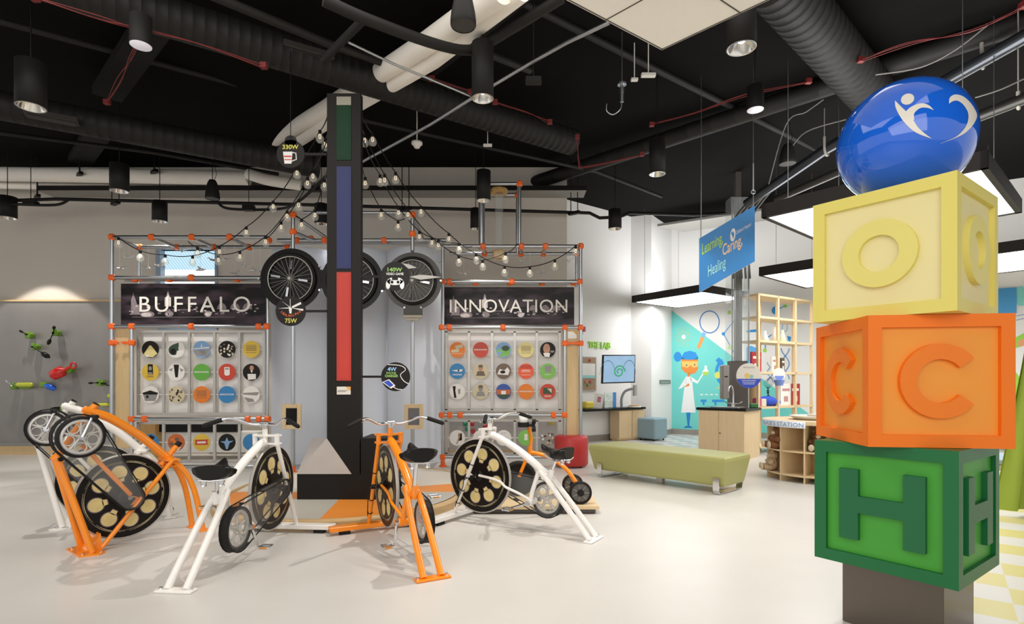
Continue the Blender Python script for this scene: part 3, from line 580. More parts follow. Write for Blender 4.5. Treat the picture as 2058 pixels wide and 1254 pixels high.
# ------------------------------------------------------------------ flywheel art shared by all cycles
flyM = [mat('fly_black', '#17120f', .35), mat('fly_edge', '#b9b4ae', .4, .2), mat('fly_bulb', '#e3cd8c', .5, var=.18, scale=25), mat('fly_halo', '#3a2c3c', .5), mat('fly_line', '#c9bf98', .5), mat('fly_hub', '#0d0b0a', .3)]
def flywheel(R, nb=8):
    m = M(); m.lathe([(0, -.012), (R-.012, -.012)], (0, 0, 0), (0, 1, 0), 56, 0, False); m.lathe([(0, .012), (R-.012, .012)], (0, 0, 0), (0, 1, 0), 56, 0, False)
    m.lathe([(R-.009, -.014), (R, -.008), (R, .008), (R-.009, .014)], (0, 0, 0), (0, 1, 0), 56, 1, True); m.lathe([(R-.009, -.014), (R-.012, -.012)], (0, 0, 0), (0, 1, 0), 56, 1); m.lathe([(R-.009, .014), (R-.012, .012)], (0, 0, 0), (0, 1, 0), 56, 1)
    for sd in (-1, 1):
        y = sd*.0135
        for k in range(nb):
            a = 2*PI*k/nb+.2; ca, sa = math.cos(a), math.sin(a)
            def put(P, mi, l):
                pts = [((p[0]*ca-p[1]*sa), y+sd*l, (p[0]*sa+p[1]*ca)) for p in P]; m.add(pts if sd < 0 else pts[::-1], [list(range(len(P)))], mi)
            for s_, mi, l in ((1.28, 3, 0), (1.12, 4, .0004), (1.0, 2, .0008)):
                put(circ(R*.585, 0, R*.148*s_, 22), mi, l); e_ = (s_-1)*R*.12; put([(R*.46, -.024*s_), (R*.46, .024*s_), (R*.37-e_, .019*s_), (R*.37-e_, -.019*s_)], mi, l)
        for q, (rr, w_) in enumerate(((.80, .0035), (.83, .0022))):
            for k in range(56):
                if (k+q*9) % 17 == 0: continue
                a, b = 2*PI*k/56, 2*PI*(k+1)/56; w2 = w_*(1+.6*math.sin(k*.7+q))
                P = [(rr*R*math.cos(a), y, rr*R*math.sin(a)), (rr*R*math.cos(b), y, rr*R*math.sin(b)), ((rr*R+w2)*math.cos(b), y, (rr*R+w2)*math.sin(b)), ((rr*R+w2)*math.cos(a), y, (rr*R+w2)*math.sin(a))]; m.add(P, [(0, 1, 2, 3)], 4)
        m.lathe([(.05, y), (.03, y+sd*.02), (0, y+sd*.02)], (0, 0, 0), (0, 1, 0), 18, 5)
    return m
FLY = None
def put_fly(parent, u, z, R):
    global FLY
    if FLY is None:
        o = link('flywheel', flywheel(.35), flyM, parent); FLY = o.data
    else:
        o = bpy.data.objects.new('flywheel', FLY); C.objects.link(o); o.parent = parent
    o.location = (u, 0, z); s_ = R/.35; o.scale = (s_, 1, s_); return o
magM = [mat('tyre_black', '#1c1a19', .5), mat('mag_silver', '#c9c6c1', .35, .3)]
def magwheel(R=.155):
    m = M(); m.lathe([(R*.86, -.022), (R*.97, -.024), (R, 0), (R*.97, .024), (R*.86, .022), (R*.86, -.022)], (0, 0, 0), (0, 1, 0), 36, 0)
    m.lathe([(R*.72, -.015), (R*.86, -.017), (R*.86, .017), (R*.72, .015), (R*.72, -.015)], (0, 0, 0), (0, 1, 0), 36, 1); m.cyl((0, -.025, 0), (0, .025, 0), R*.13, 16, 1)
    for k in range(5):
        a = 2*PI*k/5+.3
        m.tube(smooth([(R*.1*math.cos(a), 0, R*.1*math.sin(a)), (R*.5*math.cos(a), 0, R*.5*math.sin(a)), (R*.74*math.cos(a), 0, R*.74*math.sin(a))], 3), [.008]*7, 6, 1)
        b = a+PI/5; c = Vector((R*.5*math.cos(b), 0, R*.5*math.sin(b))); m.tube([c+Vector((math.cos(t_), 0, math.sin(t_)))*R*.24 for t_ in [2*PI*q/14 for q in range(14)]], .005, 5, 1, True)
    return m
MAG = [None]
def put_mag(parent, u, v, z):
    if MAG[0] is None: o = link('drive_wheel', magwheel(), magM, parent); MAG[0] = o.data
    else: o = bpy.data.objects.new('drive_wheel', MAG[0]); C.objects.link(o); o.parent = parent
    o.location = (u, v, z); return o
def guard(parent, A, ra, B, rb, v0, v1):
    # belt guard: dark band around two circles, clear side plates
    A = Vector((A[0], 0, A[1])); B = Vector((B[0], 0, B[1])); d = (B-A); L = d.length; d.normalize(); n = Vector((-d.z, 0, d.x)); P = []
    for k in range(13): a = PI/2+PI*k/12; P.append(A+(d*math.cos(a)+n*math.sin(a))*ra)
    for k in range(9): a = -PI/2+PI*k/8; P.append(B+(d*math.cos(a)+n*math.sin(a))*rb)
    m = M(); N = len(P)
    for v in (v0, v1): m.tube([p+Yv*v for p in P], .005, 6, 0, True)
    for i in range(N):
        j = (i+1) % N
        if i in (12, 21): continue
        a, b = P[i], P[j]; m.add([a+Yv*v0, b+Yv*v0, b+Yv*v1, a+Yv*v1], [(0, 1, 2, 3)], 0)
    for (a, b) in ((P[12], P[13]), (P[21], P[0])):
        for f0, f1 in ((0, .12), (.42, .5), (.86, 1)):
            p, q = a.lerp(b, f0), a.lerp(b, f1); m.add([p+Yv*v0, q+Yv*v0, q+Yv*v1, p+Yv*v1], [(0, 1, 2, 3)], 0)
    g = part('belt_guard', m, rubber, parent, local=True)
    m = M()
    for v in (v0, v1): m.add([p+Yv*v for p in P], [list(range(N))], 0)
    for (a, b) in ((P[12], P[13]), (P[21], P[0])): m.add([a+Yv*v0, b+Yv*v0, b+Yv*v1, a+Yv*v1], [(0, 1, 2, 3)], 0)
    part('clear_cover', m, smoked, g, local=True)
def crank(parent, u, z, v, ang, L=.17, pedal=True):
    s_ = 1 if v > 0 else -1; d = Vector((math.cos(ang), 0, math.sin(ang))); c = Vector((u, v, z)); e = c+d*L+Yv*s_*.012
    m = M(); m.cyl(c-Yv*s_*.02, c+Yv*s_*.015, .022, 16); m.tube([c, e], [.013, .009], 8); o = part('crank_arm', m, chrome, parent, local=True)
    if pedal:
        m = M(); m.cyl(e, e+Yv*s_*.1, .007, 8); q = e+Yv*s_*.06
        for dx in (-.032, .032): m.box(q+X*dx, (.012, .085, .022), 0, .003)
        for dy in (-.036, .036): m.box(q+Yv*dy, (.07, .012, .018), 0, .003)
        m.box(q+X*.039, (.002, .05, .012), 1); m.box(q-X*.039, (.002, .05, .012), 1)
        part('pedal', m, [chrome, mat('amber_reflector', '#d98a1e', .3)], o, local=True)
def saddle(parent, u, z, post_base, yaw=0, dv=0):
    TT = Matrix.Translation((u, dv, 0)) @ Matrix.Rotation(yaw, 4, 'Z') @ Matrix.Translation((-u, 0, 0)); m = M(); m.T = TT; n = 14; rings = []
    for i in range(n+1):
        t = i/n; x = u-.13+t*.27; wd = (.125*math.cos(t*1.1)**1.2 if t < .42 else .125*math.cos(.462)**1.2*max(0, 1-(t-.42)/.58)**1.8+.026)
        if t == 0: wd *= .75
        if i == n: wd *= .5
        up = z+.012*math.cos(t*PI)+(.035 if t < .15 else .035*max(0, 1-(t-.15)/.25))*.4+.07*max(0, t-.4)**1.5*2; th = .08-.035*t
        rings.append([(x, wd*math.cos(a), up+(th*.35*math.sin(a) if math.sin(a) > 0 else th*math.sin(a))) for a in [2*PI*k/16 for k in range(16)]])
    vs = [p for r in rings for p in r]; m.add(vs, [(i*16+k, (i+1)*16+k, (i+1)*16+(k+1) % 16, i*16+(k+1) % 16) for i in range(n) for k in range(16)], 0, True)
    m.add(rings[0], [list(range(16))]); m.add(rings[-1], [list(range(16))[::-1]])
    o = part('saddle', m, mat('saddle_black', '#1a1816', .35), parent, local=True)
    m = M(); m.T = TT
    for s_ in (-1, 1): m.tube(smooth([(u-.11, s_*.06, z-.05), (u-.04, s_*.03, z-.07), (u+.05, s_*.02, z-.06), (u+.12, s_*.005, z-.025)]), .005, 6); m.lathe([(.02, 0), (.015, .015), (.022, .03), (.016, .045)], (u-.09, s_*.055, z-.09), (0, 0, 1), 10)
    m.tube([(u-.12, -.09, z-.045), (u-.14, 0, z-.05), (u-.12, .09, z-.045)], .005, 6); part('saddle_rail', m, chrome, o, local=True)
    m = M(); m.tube([post_base, (u+.0, dv, z-.055)], .014, 12); part('seat_post', m, chrome, parent, local=True)
def dirto(x, y): d = Vector((PCX-x, PCY-y)); return math.atan2(d.y, d.x)
def grip_bar(parent, u, z):
    m = M(); P = [(u-.20, -.37, z+.0), (u-.14, -.26, z+.045), (u-.09, -.2, z+.045), (u-.02, -.1, z), (u, 0, z), (u-.02, .1, z), (u-.09, .2, z+.045), (u-.14, .26, z+.045), (u-.20, .37, z)]
    m.tube(smooth(P, 5), .011, 10); b = part('handlebar', m, chrome, parent, local=True)
    for s_ in (-1, 1):
        m = M(); a = Vector((u-.14, s_*.27, z+.043)); e = Vector((u-.21, s_*.39, z-.003)); m.tube([a, a.lerp(e, .1), a.lerp(e, .9), e], [.016, .018, .017, .012], 12); part('grip', m, rubber, b, local=True)
    m = M(); a = Vector((u-.14, .25, z+.03)); m.tube(smooth([a, a+Vector((.03, .04, -.01)), a+Vector((-.02, .13, -.03))]), .005, 6); part('brake_lever', m, chrome, b, local=True)
def upright(x, y, mt, label, lift, crank_ang, cables=False, sy=0, sv=0):
    rz = dirto(x, y); t = thing('exhibit_bicycle', label, 'bicycle', (x, y, 0), rz, 'upright pedal bikes around the light tower')
    m = M(); m.box((.01, 0, .008), (.075, .24, .016), 0, .004); p = part('foot_plate', m, mt, t, local=True)
    for s_ in (-1, 1): m = M(); m.cyl((.01, s_*.1, .016), (.01, s_*.1, .026), .011, 6); part('bolt', m, chrome, p, local=True)
    for s_ in (-1, 1):
        m = M(); m.tube(smooth([(.015, s_*.062, .012), (.14, s_*.06, .155), (.30, s_*.055, .335), (.42, s_*.045, .465), (.50, s_*.03, .535)]), .0235, 14); part('rear_leg', m, mt, t, local=True)
    m = M(); m.tube(smooth([(.44, 0, .48), (.55, 0, .575), (.75, 0, .70), (.93, 0, .785), (1.03, 0, .82)]), .033, 16); m.tube([(.53, 0, .53), (.585, .02, .34), (.60, .02, .25)], .02, 12); m.cyl((.60, -.05, .25), (.60, .06, .25), .03, 18); m.box((.45, 0, .49), (.07, .1, .06), 0, .01); m.tube([(.42, 0, .46), (.40, 0, .55)], .022, 12)
    m.tube(smooth([(1.14, .05, .44), (1.0, .05, .425), (.9, .05, .40), (.84, .05, .36), (.72, .04, .32), (.61, .02, .27)]), .012, 10); part('frame_tube', m, mt, t, local=True)
    m = M()
    for zz in (.80, .865): m.prism([(x_, y_) for x_, y_ in [(-.03, -.1), (.02, -.12), (.045, -.09), (.04, 0), (.045, .09), (.02, .12), (-.03, .1), (-.045, 0)]], (1.075, 0, zz), X, Yv, .014)
    m.cyl((1.06, 0, .79), (1.05, 0, .95), .02, 14)
    for s_ in (-1, 1): m.cyl((1.07, s_*.092, .79), (1.065, s_*.092, .885), .02, 14)
    part('fork_crown', m, mt, t, local=True)
    for s_ in (-1, 1):
        m = M(); m.tube([(1.075, s_*.092, .80), (1.40, s_*.095, .072)], .017, 12); m.prism([(0, 0), (-.09, -.045), (-.01, -.06)], (1.235, s_*.095-.004, .475), X, Z, -.008); part('fork_leg', m, mt, t, local=True)
    m = M(); m.cyl((1.17, -.09, .43), (1.17, .09, .43), .012, 12); m.cyl((1.17, .09, .43), (1.17, .13, .43), .02, 12); m.cyl((1.17, -.13, .43), (1.17, -.09, .43), .02, 12); part('axle', m, rubber, t, local=True)
    put_fly(t, 1.17, .43, .35)
    m = M(); m.box((1.41, 0, .052), (.085, .86, .042), 0, .006); r = part('base_rail', m, mt, t, local=True)
    for s_ in (-1, 1): m = M(); m.box((1.41, s_*.3, .016), (.06, .09, .03)); part('rubber_foot', m, rubber, r, local=True)
    m = M(); m.cyl((1.05, 0, .93), (1.045, 0, .975), .026, 14); m.cyl((1.045, -.03, .965), (1.045, .03, .965), .022, 14); part('stem', m, chrome, t, local=True)
    grip_bar(t, 1.045, .965); saddle(t, .36, .70+lift, (.42, 0, .5), sy, sv)
    put_mag(t, .50, -.10, .27); guard(t, (.50, .27), .165, (1.15, .43), .075, -.072, -.13)
    crank(t, .60, .25, .075, crank_ang); crank(t, .60, .25, -.15, crank_ang+PI)
    if cables:
        for k in range(4):
            f = .35+.17*k; c = Vector((1.075, .095, .80)).lerp(Vector((1.40, .095, .072)), f); m = M(); m.torus(c, .02, .004, (.4, 0, -.9), 14, 0, 5); part('cable_tie', m, black, t, local=True)
        m = M()
        m.tube(smooth([(1.17, .12, .43), (1.26, .12, .40), (1.27, .13, .33), (1.36, .115, .17), (1.38, .1, .09)]), .004, 5); part('cable', m, black, t, local=True)
    return t
upright(.68, 4.57, whpaint, 'white pedal bicycle right of the tower, seen from its side', 0, math.radians(-20), True)
upright(-.52, 3.66, orpaint, 'orange upright bicycle in the middle, seen from behind', .09, math.radians(-88), True)
upright(-2.09, 3.44, whpaint, 'white pedal bicycle in the left foreground, seen from behind', 0, math.radians(112), False, math.radians(14), -.045)
def handcycle(x, y, mt, label, caps):
    rz = dirto(x, y); t = thing('exhibit_handcycle', label, 'handcycle', (x, y, 0), rz, 'hand cranked cycles at the left')
    m = M(); m.prism([(-.09, -.15), (.02, -.2), (.07, -.17), (.07, .17), (.02, .2), (-.09, .15)], (0, 0, 0), X, Yv, .012); m.add([(-.01, -.1, .012), (.07, -.1, .012), (.06, -.1, .14), (-.01, .1, .012), (.07, .1, .012), (.06, .1, .14)], [(0, 1, 2), (3, 5, 4), (0, 2, 5, 3), (1, 4, 5, 2)]); p = part('foot_plate', m, mt, t, local=True)
    for q in ((-.06, -.12), (-.06, .12), (.04, -.17), (.04, .17)): m = M(); m.cyl((q[0], q[1], .012), (q[0], q[1], .022), .01, 6); part('bolt', m, chrome, p, local=True)
    for s_ in (-1, 1):
        m = M(); m.tube([(-.19, s_*.03, .745), (0, s_*.125, .012)], .024, 14); part('stand_leg', m, mt, t, local=True)
    m = M(); m.tube([(-.21, 0, .725), (-.15, 0, .79), (-.09, 0, .90), (.01, 0, 1.07), (.06, 0, 1.13)], .024, 14); m.cyl((-.18, -.07, .735), (-.18, .07, .735), .026, 12)
    m.tube([(-.03, 0, 1.095), (.03, 0, 1.075)], .02, 10)
    m.tube(smooth([(-.02, 0, 1.09), (.10, 0, 1.045), (.20, 0, .985), (.38, 0, .845), (.54, 0, .685), (.60, 0, .635)]), .034, 16); m.tube([(-.05, -.07, .83), (.27, -.07, .40)], .017, 10); m.tube([(.52, 0, .60), (.65, 0, .765)], .022, 12); m.prism([(-.05, -.1), (.05, -.11), (.05, .11), (-.05, .1)], (.575, 0, .64), X, Yv, .014); m.prism([(-.05, -.08), (.05, -.08), (.05, .08), (-.05, .08)], (.56, 0, .585), X, Yv, .014)
    part('frame_tube', m, mt, t, local=True)
    for a_, b_, r_ in (((.64, 0, .752), (.665, 0, .785), .024), ((-.18, -.085, .735), (-.18, -.065, .735), .016), ((-.18, .065, .735), (-.18, .085, .735), .016), ((.055, 0, 1.125), (.064, 0, 1.137), .0245)): m = M(); m.cyl(a_, b_, r_, 12); part('end_cap', m, rubber, t, local=True)
    for s_ in (-1, 1):
        m = M(); m.tube([(.57, s_*.095, .645), (.07, s_*.095, .03)], .0175, 12); m.prism([(0, 0), (-.1, .045), (-.03, .0), (-.07, -.05), (0, -.04)], (.33, s_*.095-.004, .37), X, Z, -.008); part('fork_leg', m, mt, t, local=True)
        m = M(); m.tube(smooth([(.55, s_*.04, .665), (.66, s_*.07, .56), (.735, s_*.085, .40), (.78, s_*.095, .20), (.81, s_*.1, .012)]), .023, 14); m.box((.82, s_*.1, .006), (.09, .08, .012), 0, .003); part('front_leg', m, mt, t, local=True)
    m = M(); m.cyl((.25, -.12, .385), (.25, .12, .385), .011, 12); m.cyl((.25, -.125, .385), (.25, -.105, .385), .018, 10); part('axle', m, chrome, t, local=True)
    put_fly(t, .25, .385, .34)
    put_mag(t, -.09, -.19, .90); guard(t, (-.09, .90), .165, (.25, .385), .09, -.105, -.165)
    d = Vector((.06, 0, .15)); c = Vector((-.09, -.225, .90)); m = M(); m.tube([c, c+d], [.016, .01], 8); m.cyl(c+Yv*.02, c-Yv*.01, .022, 14); o = part('crank_arm', m, chrome, t, local=True)
    m = M(); e = c+d; m.cyl(e, e-Yv*.1, .014, 12); part('grip', m, rubber, o, local=True)
    c = Vector((-.09, .09, .90)); m = M(); m.tube([c, c-d], [.016, .01], 8); m.tube([Vector((-.09, 0, .90)), c], .014, 8); o = part('crank_arm', m, chrome, t, local=True); m = M(); m.cyl(c-d, c-d+Yv*.1, .014, 12); part('grip', m, rubber, o, local=True)
    m = M(); m.tube(smooth([(.62, .06, .60), (.70, .1, .50), (.72, .12, .42), (.78, .12, .3), (.79, .125, .16), (.83, .13, .03)]), .005, 6); part('cable', m, black, t, local=True)
handcycle(-3.28, 4.28, orpaint, 'orange hand cranked cycle at the front left, big bulb printed wheel facing the camera', 0)
handcycle(-4.06, 5.05, whpaint, 'white hand cranked cycle at the far left, behind the orange one', 0)

# ------------------------------------------------------------------ pipe frames
def connectors(parent, pts, axis_d, r=.034):
    for p in pts:
        m = M(); p = Vector(p)
        m.box(p, (.092, .08, .092), 0, .02); part('connector', m, orange, parent)
def frame(name, label, bars, conns, base, feet=()):
    t = thing(name, label, 'pipe frame', base)
    for a, b, r in bars:
        m = M(); m.tube([a, b], r, 12); part('tube', m, steel, t)
    connectors(t, conns, None)
    for f_ in feet:
        m = M(); m.cyl(f_, Vector(f_)+Z*.02, .06, 20); m.cyl(Vector(f_)+Z*.02, Vector(f_)+Z*.1, .035, 16); part('foot_flange', m, orange, t)
    return t
r0 = .028
# left frame
YL, YB = 8.2, 8.8
def zz(py, Y): return W(0, py, Y).z
def xx(px, Y): return W(px, 0, Y).x
xl, xr = xx(225, YL), xx(538, YL); zt = 3.45; zm = zz(558, YL); zn = zz(656, YL); zl = zz(842, YL); xi = xx(265, YL)
bars = [((xl, YL, 0), (xl, YL, zt), r0), ((xr, YL, zm), (xr, YL, .0), r0*.7), ((xl, YL, zt), (xr, YL, zt), r0), ((xl, YB, zt), (xr+.1, YB, zt), r0), ((xl, YB, zm), (xl, YB, zt), r0),
        ((xl, YL, zm), (xr, YL, zm), r0), ((xl+.05, YL+.2, zm), (xr, YL+.2, zm), r0*.8), ((xl, YL, zn), (xr+.02, YL, zn), r0), ((xi, YL, zl), (xr+.02, YL, zl), r0), ((xi, YL, zn), (xi, YL, .05), r0), ((xi, YL, .06), (xr, YL, .06), r0)]
cx_ = [xl, xx(305, YL), xx(386, YL), xx(462, YL)]
for x in cx_: bars.append(((x, YL, zt), (x, YB, zt), r0*.9))
con = [(x, YL, zt) for x in cx_]+[(x, YB, zt) for x in cx_]+[(xr+.05, YB, zt), (xl, YL, zm), (xx(262, YL), YL+.1, zm), (xx(332, YL), YL+.1, zm), (xx(385, YL), YL, zm), (xx(470, YL), YL+.1, zm), (xr-.03, YL, zm), (xl, YL, zn), (xi, YL, zn), (xx(385, YL), YL, zn), (xx(520, YL), YL, zn), (xx(536, YL), YL, zn), (xi, YL, zl), (xx(291, YL), YL, zl), (xx(499, YL), YL, zl), (xx(521, YL), YL, zl), (xr, YL, zl), (xl, YL, zz(689, YL)), (xi, YL, zz(689, YL))]
fl_ = frame('exhibit_stand', 'left exhibit stand of silver pipes with orange joints and the BUFFALO banner', bars, con, ((xl+xr)/2, YL, 0))
for x0, s_ in ((xl, 1), (xi, -1)):
    m = M(); z_ = zz(689, YL); m.box((x0+s_*.07, YL-.03, z_), (.1, .012, .04), 0, .005); m.cyl((x0+s_*.1, YL-.045, z_), (x0+s_*.1, YL-.03, z_), .022, 16); part('clamp_tab', m, orange, fl_)
m = M(); m.bb((xl+.03, YL+.03, .33), (xi-.02, YL+.06, zn-.03)); part('side_board', m, plym, fl_)
# right frame
YR, YR2 = 8.6, 9.1
xl2, xr2 = xx(890, YR), xx(1167, YR); zt2 = zz(495, YR); zm2 = zz(566, YR); zn2 = zz(658, YR); zl2 = zz(834, YR); xi2 = xx(1135, YR)
bars = [((xr2, YR, 0), (xr2, YR, zt2), r0), ((xl2, YR, .05), (xl2, YR, zt2), r0), ((xl2, YR, zt2), (xr2, YR, zt2), r0), ((xl2+.05, YR2, zt2), (xr2, YR2, zt2), r0), ((xr2, YR2, zm2), (xr2, YR2, zt2), r0), ((xl2, YR, zm2), (xr2, YR, zm2), r0), ((xl2, YR+.2, zm2), (xr2, YR+.2, zm2), r0*.8),
        ((xl2, YR, zn2), (xr2, YR, zn2), r0), ((xl2, YR, zl2), (xi2, YR, zl2), r0), ((xi2, YR, zn2), (xi2, YR, .05), r0), ((xl2, YR, .15), (xi2, YR, .15), r0)]
cx2 = [xx(971, YR), xx(1048, YR), xx(1096, YR), xr2]
for x in cx2: bars.append(((x, YR, zt2), (x, YR2, zt2), r0*.9))
# tall tower on the right frame
za = zz(374, YR+.1)
for px, Y in ((1044, YR), (1040, YR2)):
    bars.append(((xx(px, Y), Y, zt2), (xx(px, Y), Y, za), r0))
bars += [((xx(968, YR+.2), YR+.2, zt2), (xx(968, YR+.2), YR+.2, zz(400, YR)), .052), ((xx(960, YR), YR, za), (xx(1044, YR), YR, za), r0*.9), ((xx(965, YR2), YR2, za), (xx(1040, YR2), YR2, za), r0*.9), ((xx(1044, YR), YR, za), (xx(1040, YR2), YR2, za), r0*.9)]
con = [(x, YR, zt2) for x in cx2]+[(x, YR2, zt2) for x in cx2]+[(xx(1044, YR), YR, za), (xx(1040, YR2), YR2, za)]+[(xx(p, YR), YR, zm2) for p in (889, 903, 1029, 1165)]+[(xx(p, YR), YR+.1, zm2) for p in (906, 955, 1024, 1090, 1154)]+[(xx(p, YR), YR, zn2) for p in (888, 903, 1011, 1135, 1166)]+[(xx(p, YR), YR, zl2) for p in (888, 904, 925, 1112, 1134)]+[(xi2, YR, zz(690, YR)), (xr2, YR, zz(690, YR)), (xl2, YR, .15)]
fr_ = frame('exhibit_stand', 'right exhibit stand of silver pipes with orange joints and the INNOVATION banner', bars, con, ((xl2+xr2)/2, YR, 0), [(xl2, YR, 0)])
for x0, s_ in ((xi2, 1), (xr2, -1)):
    m = M(); z_ = zz(690, YR); m.box((x0+s_*.07, YR-.03, z_), (.1, .012, .04), 0, .005); m.cyl((x0+s_*.1, YR-.045, z_), (x0+s_*.1, YR-.03, z_), .022, 16); part('clamp_tab', m, orange, fr_)
m = M(); m.bb((xi2+.03, YR+.03, .04), (xr2-.03, YR+.06, zn2-.03)); t = part('side_board', m, plym, fr_)
m = M(); m.bb((xi2+.05, YR+.024, zz(680, YR)), (xr2-.06, YR+.03, zz(666, YR))); m.flat([(0, 0), (.06, 0), (.06, -.05)], (xr2-.12, YR+.0235, zz(666, YR)), X, Z, 1); part('info_card', m, [whitem, mat('card_orange', '#e9a446', .5)], t)
# ball drop tube in the tall frame
c = W(1003, 385, YR+.25); t = thing('drop_tube', 'clear vertical tube with wooden funnel inside the tall part of the right frame', 'tube', (c.x, c.y, zt2))
m = M(); m.lathe([(.065, 0), (.065, za-zt2-.05)], (c.x, c.y, zt2), Z, 20); part('clear_tube', m, clearp, t)
m = M(); m.lathe([(.07, 0), (.14, 0), (.14, .06), (.07, .06), (.07, 0)], (c.x, c.y, za-.06), Z, 8, smooth=False); part('funnel_ring', m, plyd, t); m = M(); m.lathe([(.06, 0), (.11, 0), (.11, .13), (.06, .13), (.06, 0)], (c.x, c.y, zt2-.14), Z, 8, smooth=False); part('lower_ring', m, ply2, t)
# centre frame and poles
YC = 8.0; pxl, pxr = xx(589, YC), xx(829, YC); zt3 = zz(432, YC)
bars = [((pxl, YC, .02), (pxl, YC, zt3), r0), ((pxr, YC, .02), (pxr, YC, zt3), r0)]
yb = 8.55; z4 = zz(483, yb)
bars += [((xr, yb, z4), (xl2+.05, yb, z4), r0), ((xr, yb+.15, z4), (xl2, yb+.15, z4), r0), ((pxl, YC, zt3), (pxl+.28, yb, z4+.05), r0*.9), ((pxr, YC, zt3), (pxr+.05, yb, z4+.05), r0*.9), ((pxl, YC, zz(466, YC)), (pxl+.1, yb, z4), r0*.9), ((xx(610, yb), yb, zz(427, yb)), (xx(829, yb), yb, zz(428, yb)), .025)]
con = [(pxl, YC, zt3), (pxr, YC, zt3), (pxl, YC, zz(466, YC)), (pxr, YC, zz(470, YC)), (xx(597, yb), yb, z4), (xx(620, yb), yb+.1, z4+.05), (xx(652, yb), yb, z4), (xx(772, yb), yb, z4), (xx(540, yb), yb, z4)]
fc = frame('exhibit_stand', 'central pipe frame with two tall poles behind the light tower', bars, con, ((pxl+pxr)/2, YC, 0), [(pxl, YC, 0), (pxr, YC, 0)])
# tablets on the poles
for px, dark, lab in ((587, '#0c0a09', 'wood framed black screen on the left pole'), (832, '#77777a', 'wood framed grey screen on the right pole')):
    c = W(px, 837, YC-.04); t = thing('framed_screen', lab, 'screen', c); m = M(); w_, h_ = .135, .18
    for a, b in (((-w_, -h_), (-w_+.055, h_)), ((w_-.055, -h_), (w_, h_)), ((-w_+.055, -h_), (w_-.055, -h_+.06)), ((-w_+.055, h_-.06), (w_-.055, h_))): m.bb((c.x+a[0], c.y-.03, c.z+a[1]), (c.x+b[0], c.y+.01, c.z+b[1]), 0, .006)
    part('wood_surround', m, ply2, t); m = M(); m.bb((c.x-w_+.05, c.y-.015, c.z-h_+.05), (c.x+w_-.05, c.y+.008, c.z+h_-.05)); part('display', m, mat('screen_%s' % dark[1:], dark, .15), t)
# wheel display on the poles: three black rings plates with bicycle wheels
YW = 7.86
platem = mat('plate_black', '#141210', .3); smok = clear('grey_clear_plate', '#55524a', .45)
t = thing('wheel_display', 'three spoked bicycle wheels on a black plate joined behind the tower', 'wheel display', W(710, 640, YW))
cs = [(583, 560, 62), (706, 563, 62), (829, 564, 58)]
for i, (px, py, r) in enumerate(cs):
    c = W(px, py, YW); R = r*YW/F; m = M(); m.lathe([(0, .03), (R, .03), (R, .05), (0, .05)], c, Yv, 48, 0, False)
    if i < 2:
        d = W(cs[i+1][0], cs[i+1][1], YW); m.bb((c.x+R*.7, c.y+.031, c.z-R*.3), (d.x-R*.6, c.y+.049, c.z+R*.3))
    if i == 2: m.bb((c.x-R*.33, c.y+.031, c.z-R*1.2), (c.x+R*.33, c.y+.049, c.z))
    part('backing_plate', m, platem if i < 2 else mat('plate_grey', '#4a4741', .35), t)
    m = M(); Rr = R*.72; m.torus(c, Rr*1.09, .024, Yv, 48, 1, 8); m.torus(c, Rr, .010, Yv, 48, 0, 8); m.cyl(c-Yv*.04, c+Yv*.03, .02, 14)
    for k in range(28):
        a = 2*PI*k/28; b = a+(.5 if k % 2 else -.5); m.tube([c+Vector((.02*math.cos(b), -.02 if k % 2 else .01, .02*math.sin(b))), c+Vector((Rr*math.cos(a), 0, Rr*math.sin(a)))], .0022, 4)
    for k in range(4):
        a = PI/2*k-.15; m.box(c+Vector((Rr*.62*math.cos(a), -.03, Rr*.62*math.sin(a))), (.13, .006, .03), 2, R=Matrix.Rotation(-a, 3, 'Y'))
    part('bicycle_wheel', m, [alu, rubber, chrome], t)
for px, py in ((580, 500), (642, 535), (642, 583), (829, 505), (768, 585), (813, 618), (846, 618), (886, 564), (520, 560)): c = W(px, py, YW); m = M(); m.cyl(c-Yv*.01, c+Yv*.035, .014, 12); part('bolt', m, chrome, t)
c = W(829, 636, YW); m = M(); m.box(c+Yv*.03, (.27, .1, .04), 0, .005); m.box(c+Yv*.03-Z*.04, (.18, .08, .03)); part('bracket', m, mat('bracket_cream', '#b5ad9c', .5), t)
for P, lab in (([(808, 529), (822, 531), (838, 538), (821, 540)], 'upper pale blade'), ([(823, 556), (845, 552), (868, 554), (887, 557), (862, 560), (845, 562)], 'lower pale blade')):
    m = M(); q = [W(a, b, YW-.1) for a, b in P]; n = len(q); m.add(q+[p+Yv*.008 for p in q], [list(range(n)), list(range(n, 2*n))[::-1]]+[(i, (i+1) % n, n+(i+1) % n, n+i) for i in range(n)]); c = (q[0]+q[2])/2; m.cyl(c, c+Yv*.09, .005, 6); part('paper_blade', m, whitem, t, lab)
